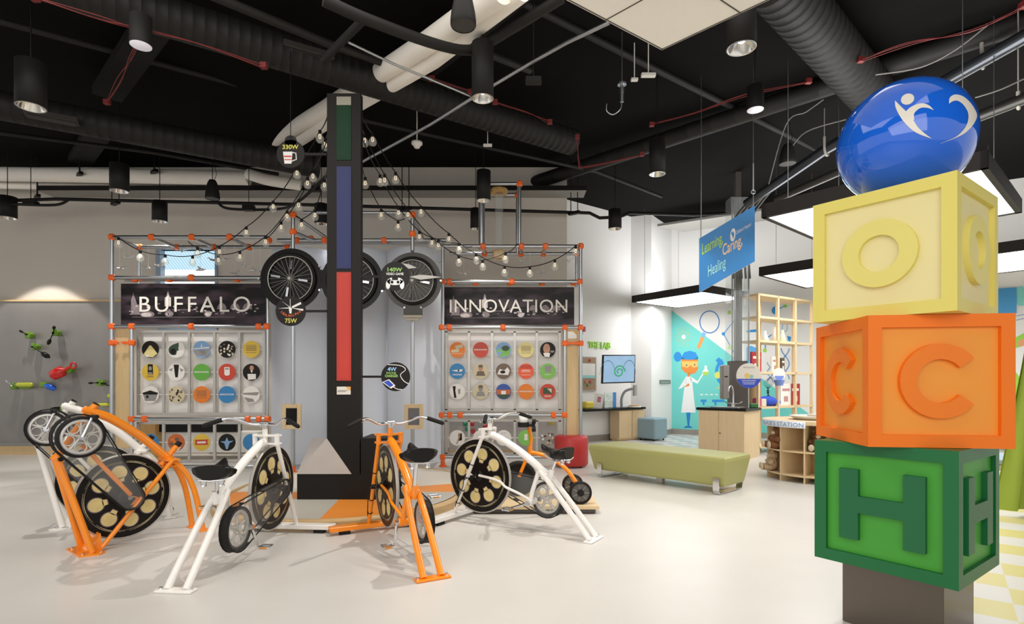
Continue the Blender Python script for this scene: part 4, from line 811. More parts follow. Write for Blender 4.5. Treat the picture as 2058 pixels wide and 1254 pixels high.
# blue curved curtains
cur = clear('blue_plastic_sheet', '#bcc8dc', .22, .5)
cur2 = mat('blue_grey_sheet', '#d9dee8', .55)
for i, (a, b) in enumerate(((538, 657), (657, 774), (774, 886))):
    Yc = 8.95; x0, x1 = xx(a+1, Yc), xx(b-1, Yc); n = 18; m = M(); zb_, zt_ = .004, zz(500, Yc)
    ring = []
    for k in range(n+1):
        t_ = k/n; x = x0+(x1-x0)*t_; y = Yc+.12-.30*math.sin(PI*t_)**.8; ring.append((x, y))
    vs = [(x, y, zb_) for x, y in ring]+[(x, y, zt_+.0*math.sin(PI*j/n)) for j, (x, y) in enumerate(ring)]+[(x, y+.01, zb_) for x, y in ring]+[(x, y+.01, zt_) for x, y in ring]; N = n+1
    m.add(vs, [(k, k+1, N+k+1, N+k) for k in range(n)]+[(2*N+k+1, 2*N+k, 3*N+k, 3*N+k+1) for k in range(n)], 0, True); m.add(vs, [(N+k, N+k+1, 3*N+k+1, 3*N+k) for k in range(n)])
    t = top('curved_screen', m, cur2, ['left', 'middle', 'right'][i]+' curved blue grey screen behind the light tower', 'screen', 'curved blue grey screens behind the tower')

# ------------------------------------------------------------------ banners
def skyline_mat():
    m = mat('night_photo', '#1b1517', .35); nt = m.node_tree; b = nt.nodes['Principled BSDF']; tc = nt.nodes.new('ShaderNodeTexCoord'); mp = nt.nodes.new('ShaderNodeMapping'); mp.inputs['Scale'].default_value = (1.0, 1, 3)
    n = nt.nodes.new('ShaderNodeTexNoise'); n.inputs['Scale'].default_value = 2.2; n.inputs['Detail'].default_value = 2; r = nt.nodes.new('ShaderNodeValToRGB'); r.color_ramp.elements[0].color = rgb('#171214'); r.color_ramp.elements[0].position = .42; r.color_ramp.elements[1].color = rgb('#54454e'); r.color_ramp.elements[1].position = .75
    nt.links.new(tc.outputs['Object'], mp.inputs[0]); nt.links.new(mp.outputs[0], n.inputs[0]); nt.links.new(n.outputs['Fac'], r.inputs[0]); nt.links.new(r.outputs[0], b.inputs['Base Color']); return m
sky = skyline_mat(); skl = mat('skyline_light', '#c9bfbd', .6, var=.5, scale=30); skd = mat('skyline_dim', '#83777b', .6, var=.5, scale=40); ltr = mat('banner_letter', '#e4dfd6', .5)
def banner(px0, px1, py0, py1, Y, word, tx0_, tx1_, ty0, ty1, par):
    x0, x1, z0, z1 = xx(px0, Y), xx(px1, Y), zz(py1, Y), zz(py0, Y); m = M(); m.bb((x0, Y, z0), (x1, Y+.015, z1)); y = Y-.001
    w_, h_ = x1-x0, z1-z0
    def q(P, mi, l=0): m.flat([(p[0]*w_, p[1]*h_) for p in P], (x0, y-l, z0), X, Z, mi)
    q([(.30, .45), (.30, .66), (.312, .68), (.315, .76), (.322, .82), (.329, .76), (.332, .68), (.343, .66), (.343, .45)], 1)
    q([(.07, .25), (.07, .62), (.08, .7), (.085, .8), (.09, .7), (.1, .62), (.11, .5), (.13, .48), (.13, .25)], 2)
    random.seed(3)
    for k in range(46):
        a = random.uniform(.05, .95); b_ = random.uniform(.26, .5) if k % 2 else random.uniform(.24, .34); s_ = random.uniform(.003, .011); q([(a-s_, b_), (a+s_, b_), (a+s_, b_+s_*3.4), (a-s_, b_+s_*3.4)], 1 if k % 3 else 2, .0003)
    q(circ(.18, .26, .05, 18, .075), 2, .0002); q(circ(.175, .25, .036, 18, .05), 1, .0004); q(circ(.595, .27, .027, 16, .075), 2, .0002); q(circ(.595, .26, .02, 16, .05), 1, .0004); q(circ(.33, .27, .03, 16, .07), 2, .0002)
    for cx in (.69, .78, .865): q(circ(cx, .38, .032, 14, .15, 0, PI), 2, .0001)
    q([(.35, .36), (.52, .36), (.52, .375), (.35, .375)], 2, .0004); q([(.08, .185), (.78, .185), (.78, .195), (.08, .195)], 2, .0004)
    t = part('banner', m, [sky, skl, skd], par, 'dark night city photo banner')
    m = M(); text(m, word, (xx(tx0_, Y), Y-.002, zz(ty1, Y)), X, Z, xx(tx1_, Y)-xx(tx0_, Y), zz(ty0, Y)-zz(ty1, Y), .006, 0, .0, 1.25 if word == 'BUFFALO' else 1.05, nrm=-Yv); part('lettering', m, ltr, t)
banner(243, 537, 570, 653, YL+.12, 'BUFFALO', 281, 503, 596, 627, fl_)
banner(889, 1154, 577, 653, YR+.12, 'INNOVATION', 904, 1140, 602, 628, fr_)

# ------------------------------------------------------------------ disc panels
HEX = {'y': '#d9b63f', 'g': '#5fa53c', 'r': '#c4402a', 'o': '#e07a1e', 'b': '#2f7fb8', 'w': '#e6e2dc', 'k': '#1d1815', 's': '#cdbf9d', 'gy': '#8d8a87', 'br': '#6e5a4c', 'dg': '#2f4a30', 'sk': '#b98a6c', 'lb': '#7fa6cf', 'nb': '#2d4fa0', 'fo': '#c0602a', 'ly': '#dfd08a', 'ro': '#e8582a', 'lg': '#7cba54'}
CM = [mat('disc_'+k, v, .4) for k, v in HEX.items()]; CI = {k: i for i, k in enumerate(HEX)}
def disc_art(m, kind, c, r):
    base = {'pyr': 'k', 'mach': 'w', 'plane': 'lb', 'crowd': 'k', 'ytext': 'y', 'yport': 'y', 'sketch': 'w', 'ginno': 'g', 'rjar': 'r', 'dport': 'k', 'house': 'w', 'group': 's', 'otext': 'o', 'binno': 'b', 'land': 'w', 'bfig': 'b', 'wings': 'fo', 'ycat': 'y', 'spark': 'k', 'blue': 'b',
            'omoney': 'o', 'rinno': 'r', 'field': 'lb', 'ytext2': 'ly', 'face': 'k', 'barrow': 'b', 'sport': 's', 'horse': 'br', 'rtext': 'ro', 'gbox': 'lg', 'wfig': 'w', 'bport': 's', 'bldg': 'nb', 'oinno': 'o', 'rpic': 'r', 'seat': 'w', 'wplain': 'w', 'wbike': 'w', 'green': 'lg', 'people': 'gy'}[kind]
    m.cyl(c+Yv*.008, c, r, 32, CI[base]); o = c-Yv*.0008
    def q(P, k, l=0):
        P2 = []
        for x, y in P:
            d = math.hypot(x, y); f = min(1, .98/d) if d > 0 else 1; P2.append((x*f*r, y*f*r))
        m.flat(P2, o-Yv*l, X, Z, CI[k])
    def T(s_, x, y, w_, h_, k, b=0): text(m, s_, o+X*x*r+Z*y*r, X, Z, w_*r, h_*r, .001, CI[k], b)
    def lines(k, ys, w_=.6):
        for y in ys: q([(-w_, y), (w_, y), (w_, y+.05), (-w_, y+.05)], k)
    if kind in ('ginno', 'binno', 'rinno', 'oinno'): T('INNOVATION', -.82, -.08, 1.64, .2, 'w', .02)
    elif kind in ('ytext', 'otext', 'ytext2'): lines('br', [.45, .3, .18, .06, -.06, -.18, -.42], .62)
    elif kind == 'pyr': q([(-.8, -.6), (-.1, .45), (.1, .45), (.85, -.5), (.3, -.95), (-.4, -.9)], 'ly'); q(circ(-.35, -.75, .25, 12, .12), 'w', .0004)
    elif kind == 'mach': q(circ(-.3, -.1, .6, 18), 'dg'); q(circ(-.35, -.25, .35, 16), 'k', .0004); q([(-.5, .5), (.3, .8), (.3, .2), (-.5, .2)], 'dg', .0002); q([(.1, -.2), (.9, 0), (.6, -.7), (.0, -.7)], 'w', .0005)
    elif kind == 'plane': q([(-.98, -.1), (.98, -.05), (.6, -.8), (-.6, -.8)], 'gy'); q([(-.95, .1), (.9, .3), (.9, .12), (-.9, -.0)], 'w', .0004); q([(-.1, .25), (0, .7), (.1, .25)], 'w', .0004)
    elif kind in ('crowd', 'people', 'group'):
        random.seed(len(kind))
        for k in range(26): a, b = random.uniform(-.75, .75), random.uniform(-.75, .6); q(circ(a, b, .13, 8), random.choice(['w', 's', 'gy', 'k', 'br', 'sk'] if kind != 'group' else ['k', 'br', 'gy', 's']), .0002+.0001*k/5)
    elif kind == 'yport': q([(-.3, .95), (.3, .95), (.35, -.25), (-.3, -.25)], 'k'); q(circ(0, .45, .2, 14, .26), 'gy', .0004); q([(-.25, .0), (.25, 0), (.25, -.2), (-.25, -.2)], 'gy', .0004); lines('k', [-.45, -.6], .4)
    elif kind == 'sketch': q([(-.3, .9), (.35, .9), (.2, -.6), (-.1, -.6)], 'k'); q([(-.9, .3), (-.4, .5), (-.5, .1)], 'gy'); q([(.4, .5), (.9, .3), (.6, 0)], 'gy')
    elif kind == 'rjar': q([(-.3, .6), (.3, .6), (.35, -.25), (.15, -.4), (-.15, -.4), (-.3, -.25)], 'w'); q([(-.2, .5), (.2, .5), (.2, .3), (-.2, .3)], 'gy', .0004)
    elif kind == 'dport': q(circ(.05, .5, .25, 14, .3), 'sk'); q([(-.45, -.2), (.55, -.2), (.6, -.9), (-.4, -.95)], 'w'); q([(-.1, .2), (.2, .2), (.05, -.1)], 'w', .0004)
    elif kind == 'house': q([(-.95, .2), (0, .5), (.95, .2), (.8, 0), (-.8, 0)], 'k'); q([(-.85, 0), (.85, 0), (.6, -.75), (-.6, -.75)], 'gy'); q([(-.5, -.1), (-.2, -.1), (-.2, -.4), (-.5, -.4)], 'k', .0004)
    elif kind == 'land': q([(-.95, .2), (.95, .3), (.7, -.1), (-.95, 0)], 'gy'); q([(-.9, -.3), (.2, -.5), (.4, -.85), (-.4, -.9)], 'gy')
    elif kind == 'bfig': q([(-.9, .3), (-.2, .1), (.7, .1), (.3, -.2), (-.8, -.2)], 'k'); q([(-.7, -.4), (.9, -.3), (.4, -.9), (-.3, -.9)], 'lb')
    elif kind == 'wings':
        for k, (a, b) in enumerate(((-.4, .3), (.1, .4), (.4, .1), (-.1, 0), (-.5, -.2), (.3, -.3))): q(circ(a, b, .28, 12, .18), ('o', 'br', 'fo')[k % 3], .0003+.0001*k)
        q([(-.6, -.6), (.6, -.5), (.3, -.95), (-.3, -.95)], 'w', .0012)
    elif kind == 'ycat': q([(-.8, .3), (.8, .35), (.7, .05), (.8, -.3), (-.8, -.3), (-.7, 0)], 'r'); T('HOT WINGS', -.6, -.12, 1.2, .25, 'w', .01) if False else q([(-.5, .1), (.5, .13), (.5, -.1), (-.5, -.13)], 'w', .0005)
    elif kind == 'spark': q([(-.8, .1), (-.2, .15), (0, .6), (.2, .15), (.8, .2), (.3, -.1), (.1, -.8), (-.1, -.8), (-.3, -.1)], 'lb')
    elif kind == 'omoney': q([(-.3, .5), (.7, .75), (.75, .3), (-.2, .1)], 's'); q([(-.8, -.05), (.2, .15), (.2, -.3), (-.75, -.35)], 's', .0004); lines('w', [-.5], .7)
    elif kind == 'field': q([(-.98, 0), (.98, .1), (.6, -.8), (-.5, -.85)], 'lg'); q(circ(.25, .2, .5, 14, .35), 'dg', .0004); q([(-.9, -.3), (-.1, -.2), (-.5, -.8)], 'lb', .0004)
    elif kind == 'face': q(circ(-.15, .15, .45, 18, .65), 'sk'); q([(-.6, -.4), (.3, -.4), (.2, -.95), (-.4, -.9)], 'w', .0004); q([(.35, -.1), (.85, -.1), (.75, -.35), (.35, -.35)], 'gy', .0005)
    elif kind == 'barrow': q([(-.75, .1), (0, .2), (.7, .25), (.6, -.05), (-.1, -.05)], 'w'); q(circ(.15, .1, .12, 10), 'k', .0004); lines('w', [-.4, -.52], .6)
    elif kind in ('sport', 'bport'): q(circ(0, .4, .3, 16, .4), 'sk' if kind == 'sport' else 'gy'); q([(-.4, 0), (.4, 0), (.6, -.6), (-.6, -.6)], 'br' if kind == 'sport' else 'gy'); q(circ(0, .65, .32, 14, .2), 'br', .0004)
    elif kind == 'horse': q([(-.8, -.4), (-.5, .3), (.1, .1), (.5, .5), (.8, .1), (.6, -.5)], 'w'); q(circ(-.1, -.1, .35, 12, .2), 'k', .0004)
    elif kind == 'rtext': q([(-.98, .35), (.98, .35), (.6, .85), (-.6, .85)], 'r'); lines('w', [.05, -.1, -.5], .6); lines('w', [.12], .45)
    elif kind == 'gbox': q([(-.45, .7), (.45, .7), (.4, -.15), (-.35, -.15)], 'gy'); lines('w', [-.45], .4)
    elif kind == 'wfig': q([(-.6, .7), (-.2, .7), (-.25, .1), (-.1, -.8), (-.4, -.8), (-.5, 0)], 'k'); q([(.1, .3), (.4, .35), (.35, -.3), (.15, -.3)], 'gy')
    elif kind == 'bldg': q([(-.95, .25), (.95, .25), (.85, -.4), (-.85, -.4)], 'fo'); q([(-.3, .1), (.3, .1), (.3, -.35), (-.3, -.35)], 'w', .0004); q([(-.8, -.35), (.85, -.35), (.4, -.9), (-.4, -.9)], 'dg', .0004)
    elif kind == 'rpic': q([(-.6, .5), (.6, .5), (.6, -.3), (-.6, -.3)], 'dg'); q([(-.1, .4), (.5, .4), (.5, -.2)], 's', .0004); lines('w', [-.55, -.68], .45)
    elif kind == 'seat': q([(.15, .6), (.6, .6), (.6, -.3), (.1, -.4)], 'k'); q(circ(.3, .5, .14, 12), 'sk', .0004); q([(.2, .3), (.4, .3), (.2, -.3), (0, -.8), (-.15, -.8), (.05, -.2)], 'sk', .0005); lines('gy', [.1], .0) 
    elif kind == 'wbike': q(circ(-.15, -.1, .22, 14), 'gy'); q(circ(-.15, -.1, .17, 14), 'w', .0004); q(circ(.3, -.1, .22, 14), 'gy', .0001); q(circ(.3, -.1, .17, 14), 'w', .0005); lines('gy', [.6], .35)
    elif kind == 'green': q([(-.2, .5), (.2, .5), (.2, -.3), (-.2, -.3)], 'w')
DESC = {'pyr': 'dark photo with a pale yellow pyramid', 'mach': 'green machine wheel photo', 'plane': 'blue grey aeroplane photo', 'crowd': 'dark colourful crowd photo', 'ytext': 'plain yellow with dark text lines', 'yport': 'yellow with an old portrait', 'sketch': 'black and white sketch', 'ginno': 'green, reading INNOVATION', 'rjar': 'red with a white jar shape', 'dport': 'dark with a man holding white paper', 'house': 'grey house photo', 'group': 'sepia group photo', 'otext': 'orange with dark text lines', 'binno': 'blue, reading INNOVATION', 'land': 'faded grey landscape photo',
        'bfig': 'blue with a black reclining shape', 'wings': 'orange brown chicken wings photo', 'ycat': 'yellow with a red ribbon', 'spark': 'black with a light blue burst', 'blue': 'plain blue, partly behind the white handlebar stem', 'omoney': 'orange with two paper notes', 'rinno': 'red, reading INNOVATION', 'field': 'tree and meadow picture', 'ytext2': 'pale yellow with text lines', 'face': 'dark with a pale face in three quarter view', 'barrow': 'blue with a white pointed object', 'sport': 'sepia portrait of a young person', 'horse': 'brown horse picture', 'rtext': 'red orange with white text', 'gbox': 'green with a grey box', 'wfig': 'white with black figures', 'bport': 'beige pencil portrait', 'bldg': 'house under deep blue sky', 'oinno': 'orange, reading INNOVATION', 'rpic': 'red with a framed picture', 'seat': 'white with a seated figure', 'wplain': 'plain white, behind the white bike head', 'wbike': 'white with a faint bicycle drawing', 'green': 'green, behind the orange tricycle post', 'people': 'grey group of people photo'}
def panel(par, side, Y, px0, px1, py0, py1, cols, rows, kinds, rr, low, label, lowlabel):
    pm = clear('frosted_panel_'+side, '#f6f4f1', .22, .4)
    def frame_grid(y0, y1, label, nm, glaze):
        m = M(); z0, z1 = zz(y1, Y), zz(y0, Y); w_ = .018
        xs = [xx(px0, Y)]+[xx((cols[i]+cols[i+1])/2, Y) for i in range(len(cols)-1)]+[xx(px1, Y)]
        for x in xs: m.bb((x-w_, Y, z0), (x+w_, Y+.03, z1))
        for z in (z0, z1): m.bb((xs[0]-w_, Y, z-w_), (xs[-1]+w_, Y+.031, z+w_))
        t = part(nm, m, alu, par)
        if glaze:
            m = M()
            for a, b in zip(xs, xs[1:]): m.bb((a+w_, Y+.1, z0+w_), (b-w_, Y+.106, z1-w_))
            part('frosted_sheet', m, pm, t)
        return t, xs
    t, xs = frame_grid(py0, py1, label, 'disc_panel', True)
    t2, xs = frame_grid(low[0], low[1], lowlabel, 'disc_panel', False)
    rowlist = list(rows)+[low[2]]
    for ri, y in enumerate(rowlist):
        m = M(); z = zz(y, Y+.01)
        for a, b in zip(xs, xs[1:]): m.cyl((a+.018, Y+.02, z), (b-.018, Y+.02, z), .006, 8)
        part('disc_rod', m, whitem, t if ri < 3 else t2)
        for ci, px in enumerate(cols):
            kind = kinds[ri][ci]; c = W(px, y, Y-.004); c.y = Y-.004; m = M(); disc_art(m, kind, c, rr)
            top('picture_disc', m, CM, 'round picture disc in the %s panel: %s' % (side, DESC[kind]), 'picture disc', 'picture discs on rods, %s panel' % side)
panel(fl_, 'left', YL+.1, 277, 530, 666, 832, (302, 354, 405, 456, 505), (702, 748, 793), (('pyr', 'mach', 'plane', 'crowd', 'ytext'), ('yport', 'sketch', 'ginno', 'rjar', 'dport'), ('house', 'group', 'otext', 'binno', 'land'), ('bfig', 'wings', 'ycat', 'spark', 'blue')), .127, (850, 928, 889), 'upper disc panel of the left frame with frosted sheets', 'lower open disc panel of the left frame')
panel(fr_, 'right', YR+.1, 897, 1125, 666, 824, (919, 966, 1012, 1057, 1101), (703, 746, 787), (('omoney', 'rinno', 'field', 'ytext2', 'face'), ('barrow', 'sport', 'horse', 'rtext', 'gbox'), ('wfig', 'bport', 'bldg', 'oinno', 'rpic'), ('seat', 'wplain', 'wbike', 'green', 'people')), .122, (845, 912, 880), 'upper disc panel of the right frame with frosted sheets', 'lower open disc panel of the right frame')
# things seen through the lower left panel
m = M(); m.bb((xx(315, 9.3), 9.3, zz(868, 9.3)), (xx(475, 9.3), 9.5, zz(853, 9.3))); top('black_shelf', m, blackm, 'long black shelf edge seen through the lower left disc panel', 'shelf')
m = M(); m.bb((xx(315, 9.4), 9.4, .12), (xx(515, 9.4), 9.8, zz(869, 9.4))); top('white_cabinet', m, whitem, 'low white cabinet behind the lower left disc panel', 'cabinet')
m = M(); m.bb((xx(280, 9.2), 9.2, .0), (xx(312, 9.2), 9.5, zz(850, 9.2))); top('wood_box', m, plyd, 'wooden box behind the lower left corner of the disc panel', 'box')
gm = mat('magnet_board', '#a9a6a3', .5)
m = M(); m.bb((xx(903, 9.5), 9.5, .0), (xx(1120, 9.5), 9.55, zz(846, 9.5))); m.bb((xx(903, 9.5), 9.48, zz(905, 9.5)-.02), (xx(1120, 9.5), 9.56, zz(905, 9.5)), 1); top('magnet_board', m, [gm, plyd], 'grey magnet board behind the lower right disc panel', 'board')
for px, py, col, lab, s_ in ((935, 852, '#1f8a5c', 'teal letter magnet, upper', .07), (938, 863, '#1f8a5c', 'teal letter magnet, lower', .06), (949, 852, '#b5272c', 'red heart magnet', .07), (975, 857, '#b5272c', 'red square magnet', .07), (951, 867, '#b5272c', 'red tilted frame magnet', .075), (1107, 850, '#b9a53c', 'yellow square magnet', .07), (1073, 847, '#3a6fb0', 'blue hooked magnet', .05)):
    m = M(); c = W(px, py, 9.47); m.box(c, (s_, .03, s_), 0, .008, R=Matrix.Rotation(random.uniform(-.4, .4), 3, 'Y')); m.box(c-Yv*.01, (s_*.4, .03, s_*.4), 0, .004); top('toy_magnet', m, mat('mag'+col[1:], col, .4), lab+' on the grey board', 'magnet')

# ------------------------------------------------------------------ string lights
bulbM = None; sockM = None
bm_ = M(); bm_.lathe([(.014, 0), (.016, -.012), (.03, -.028), (.046, -.055), (.05, -.08), (.044, -.105), (.028, -.122), (0, -.13)], (0, 0, -.03), Z, 18)
bf_ = M(); bf_.tube(smooth([(-.008, 0, -.045), (-.012, 0, -.09), (0, 0, -.10), (.012, 0, -.09), (.008, 0, -.045)], 4), .004, 6)
bs_ = M(); bs_.cyl((0, 0, 0), (0, 0, -.045), .019, 14)
def mesh_of(name, m, mt):
    o = link(name, m, mt); d = o.data; bpy.data.objects.remove(o); return d
bulbD = mesh_of('bulb', bm_, bulbg); filD = mesh_of('filament', bf_, mat('filament_glow', '#ffe9c8', .5, emit=.9)); sockD = mesh_of('socket', bs_, black)
def strand(label, pts, anchors):
    # pts: bulb centres (px,py,Y); anchors: start / end world points of the wire
    P = [W(*p) for p in pts]; P = [p+Z*.11 for p in P]; A = [W(*a) for a in anchors]
    t = thing('string_lights', label, 'string lights', A[0]); nodes = [A[0]]+P+([A[1]] if len(A) > 1 else []); path = []
    for a, b in zip(nodes, nodes[1:]):
        for k in range(6): f = k/6; q = a.lerp(b, f); q = q-Z*.05*4*f*(1-f)*min(1, (b-a).length); path.append(q)
    path.append(nodes[-1]); m = M(); m.tube(path, .0065, 6); part('wire', m, black, t)
    for p in P:
        b = bpy.data.objects.new('bulb', bulbD); C.objects.link(b); b.parent = t; b.location = p-A[0]
        for nm, d in (('socket', sockD), ('filament', filD)):
            s_ = bpy.data.objects.new(nm, d); C.objects.link(s_); s_.parent = b
yy = lambda py: 6.3+(min(max(py, 200), 470)-200)/270*1.75
Lp = lambda pts: [(a, b, yy(b)) for a, b in pts]
strand('bulb string from the tower down to the far left corner of the left frame', Lp([(643, 280), (597, 353), (549, 420), (495, 471), (441, 510), (387, 529), (332, 527), (282, 519), (238, 492)]), [(664, 215, 5.95), (222, 472, 8.2)])
strand('bulb string from the tower to the middle of the left frame', Lp([(654, 296), (618, 373), (577, 439), (534, 490), (482, 520), (439, 527), (397, 512)]), [(664, 235, 5.95), (378, 485, 8.2)])
strand('short bulb string ending near the left orange topped pole', Lp([(629, 359), (600, 417), (565, 461)]), [(664, 260, 5.95), (537, 478, 8.2)])
strand('bulb string ending at the top of the left pole', Lp([(652, 377), (633, 437), (606, 456)]), [(664, 300, 5.95), (589, 430, 8.0)])
strand('bulb string from the tower to the tall part of the right frame', Lp([(733, 288), (773, 367), (820, 436), (868, 492), (922, 529), (970, 538), (1016, 523)]), [(722, 225, 5.95), (1040, 490, 8.6)])
strand('bulb string from the tower to the far right corner of the right frame', Lp([(749, 286), (795, 363), (846, 430), (902, 484), (957, 525), (1014, 550), (1065, 551), (1115, 537), (1157, 509)]), [(722, 215, 5.95), (1166, 492, 8.6)])
strand('bulb string ending at the left top of the right frame', Lp([(764, 368), (801, 432), (843, 480), (881, 497), (922, 504)]), [(722, 260, 5.95), (950, 495, 8.6)])
strand('short bulb string ending at the top of the right pole', Lp([(734, 373), (766, 436), (800, 459)]), [(722, 300, 5.95), (829, 432, 8.0)])
# silver figures hanging in the frames
def figure(px, py, Y, zt_, label, a, group):
    c = W(px, py, Y); t = thing('silver_bird', label, 'hanging ornament', c, a, group); m = M()
    m.tube([(-.07, 0, -.01), (-.03, 0, .004), (.03, 0, .004), (.08, 0, .02)], [.004, .016, .014, .003], 8); m.add([(-.01, .01, .01), (.03, .01, .01), (.01, .12, .05), (-.02, .1, .045)], [(0, 1, 2, 3)]); m.add([(-.01, -.01, .01), (.03, -.01, .01), (.01, -.12, .04), (-.02, -.1, .035)], [(3, 2, 1, 0)]); m.add([(-.06, .0, 0), (-.1, .03, .02), (-.1, -.03, .02)], [(0, 1, 2)])
    part('bird_body', m, mat('silver_figure', '#cccccc', .3, .6), t, local=True); m = M(); m.cyl((0, 0, .015), (0, 0, zt_-c.z), .0016, 4); part('thread', m, whitem, t, local=True)
Fx = [(260, 517, 'by the left front corner'), (240, 540, 'low beside the left post'), (298, 540, 'with long pale wing, left bay'), (322, 535, 'at the left window edge'), (365, 505, 'high in front of the window'), (403, 543, 'low in front of the window'), (427, 523, 'at the right window edge'), (451, 522, 'just right of the window'), (472, 551, 'lowest, right of the window'), (492, 535, 'left of the wheel display'), (508, 544, 'between wheel and rail'), (523, 546, 'touching the wheel display')]
for i, (px, py, d) in enumerate(Fx): figure(px, py, 8.5, zt-.02, 'small silver winged figure hanging in the left frame, '+d, i*1.3, 'silver figures in the left frame')
Fx = [(889, 529, 'beside the right wheel'), (932, 552, 'low in the left bay'), (1021, 559, 'touching the middle rail'), (1054, 529, 'high in the middle'), (1065, 546, 'behind a bulb right of the middle'), (1091, 551, 'wide, low in the right bay'), (1142, 525, 'near the right corner')]
for i, (px, py, d) in enumerate(Fx): figure(px, py, 8.85, zt2-.02, 'small silver winged figure hanging in the right frame, '+d, i*1.7+.4, 'silver figures in the right frame')

# ------------------------------------------------------------------ left magnetic wall with toys
z0, z1 = zz(893, 10.05), zz(606, 10.05)
m = M(); m.bb((-10.5, 10.04, z0), (xx(222, 10.05)+.25, 10.09, z1)); mg = mat('magnet_steel', '#8d8985', .42, .3, var=.3, scale=1.2); t = thing('magnetic_wall', 'large grey magnetic steel panel on the left wall', 'wall panel', (-8, 10.06, z0)); part('steel_sheet', m, mg, t)
m = M(); m.bb((-10.5, 10.02, z1), (xx(222, 10.05)+.25, 10.09, z1+.03)); m.bb((-10.5, 10.0, 0), (xx(228, 10.05), 10.09, z0-.02)); part('wood_trim', m, plym, t)
m = M(); m.bb((-10.5, 9.98, z0-.02), (xx(222, 10.05)+.25, 10.04, z0+.03)); part('ledge', m, mat('ledge_grey', '#8b8985', .5), t)
lime = mat('lime_plastic', '#6f9a2b', .35); ylw = mat('yellow_plastic', '#c9cf3f', .35); rdp = mat('red_plastic', '#d8251d', .3); blp = mat('blue_plastic', '#2266d8', .3)
YT = 9.96
def toy(label, body, arms, extra=None):
    c = W(body[0], body[1], YT); t = thing('magnet_toy', label, 'toy', c, 0, None); m = M(); m.box(c, (.11, .12, .1), 0, .02, R=Matrix.Rotation(.3, 3, 'Y')); m.box(c-Yv*.05, (.07, .04, .12), 0, .01); part('block', m, lime, t)
    for (a, b, mt, wd) in arms:
        p, q = W(a[0], a[1], YT-.08), W(b[0], b[1], YT-.1); m = M(); m.tube([p, p.lerp(q, .55)], .008, 8); m.tube([p.lerp(q, .5), p.lerp(q, .65), p.lerp(q, .85), q], [.01, wd, wd, .01], 10); m.cyl(p-Yv*.02, p+Yv*.09, .014, 10); part('spoon_arm', m, mt, t)
    if extra: extra(t)
toy('lime toy with a thin dark spoon, upper left on the steel panel', (60, 674), [((53, 672), (39, 664), black, .02)])
toy('lime toy with two black spoons crossing, right of the first', (114, 669), [((107, 669), (109, 655), black, .025), ((107, 669), (96, 693), black, .03)])
toy('lime toy with a long black ladle pointing down right', (72, 697), [((65, 697), (100, 719), black, .045)])
toy('lime toy with a dark stick, near the left pipe post', (203, 769), [((196, 769), (178, 770), black, .02), ((205, 771), (222, 775), black, .012)])
def scoop(t):
    m = M(); a, b = W(102, 757, YT-.12), W(152, 732, YT-.1); m.tube([a, a.lerp(b, .1), a.lerp(b, .45), a.lerp(b, .55), a.lerp(b, .8)], [.03, .09, .1, .03, .02], 14); m.torus(a.lerp(b, .9), .05, .015, Yv, 20); part('red_scoop', m, rdp, t)
toy('big red plastic scoop with a lime holder on the steel panel', (141, 743), [], scoop)
def shell(t):
    m = M(); a, b = W(33, 773, YT-.1), W(66, 773, YT-.1); m.tube([a, a.lerp(b, .1), a.lerp(b, .9), b], [.02, .04, .04, .02], 12); part('yellow_tray', m, ylw, t); m = M(); a, b = W(90, 774, YT-.12), W(113, 782, YT-.12); m.tube([a, a.lerp(b, .3), a.lerp(b, .8), b], [.02, .05, .05, .01], 12); part('blue_scoop', m, blp, t); m = M(); m.box(W(88, 773, YT), (.12, .1, .09), 0, .02); part('block', m, lime, t); m = M(); m.box(W(52, 778, YT), (.2, .1, .06), 0, .02); part('holder', m, lime, t)
toy('long lime and yellow toy with a blue scoop at its right end, lower left', (30, 776), [((25, 775), (11, 765), chrome, .012)], shell)
for px, py, w_, h_, mt, lab in ((205, 813, .1, .04, ylw, 'yellow toy strip beside the left pipe post, lower'), (222, 795, .03, .05, ylw, 'small yellow toy strip beside the left pipe post, upper')):
    m = M(); m.box(W(px, py, YT), (w_*2.4, .1, h_*1.3), 0, .015); top('toy_strip', m, mt, lab, 'toy')
t = thing('toy_flashlight', 'black and lime round toy handle above the white handcycle', 'toy', W(120, 822, YT)); m = M(); m.cyl(W(108, 822, YT-.06), W(122, 821, YT-.06), .035, 14); m.box(W(112, 822, YT+.03), (.08, .14, .05)); part('handle', m, black, t); m = M(); m.cyl(W(122, 821, YT-.08), W(128, 821, YT-.06), .06, 16); part('lime_ring', m, lime, t)

# ------------------------------------------------------------------ stools, bench, tricycle
c = Vector((.92, 8.62, 0)); r = .262; m = M(); m.lathe([(0, .025), (r-.02, .025), (r, .05), (r, .44), (r-.015, .47), (r-.05, .485), (0, .485)], c, Z, 40); t = thing('round_stool', 'red round upholstered stool behind the white bike', 'stool', c); part('cushion', m, mat('red_vinyl', '#b8302e', .45), t)
m = M()
for k in range(4): a = PI/4+PI/2*k; m.cyl(c+Vector((r*.75*math.cos(a), r*.75*math.sin(a), 0)), c+Vector((r*.75*math.cos(a), r*.75*math.sin(a), .03)), .015, 10)
part('foot', m, blackm, t)
n = Vector((3.16, 12.25, 0)); lx, rx = Vector((-.67, .74, 0)), Vector((.74, .67, 0)); s_ = .5; ctr = n+lx*s_/2+rx*s_/2
t = thing('cube_stool', 'blue grey square upholstered cube in front of the lab column', 'stool', ctr); m = M(); m.box(ctr+Z*.275, (s_, s_, .47), 0, .03, R=Matrix((lx, rx, Z)).transposed()); part('cushion', m, mat('blue_vinyl', '#8fa9b4', .5), t)
m = M()
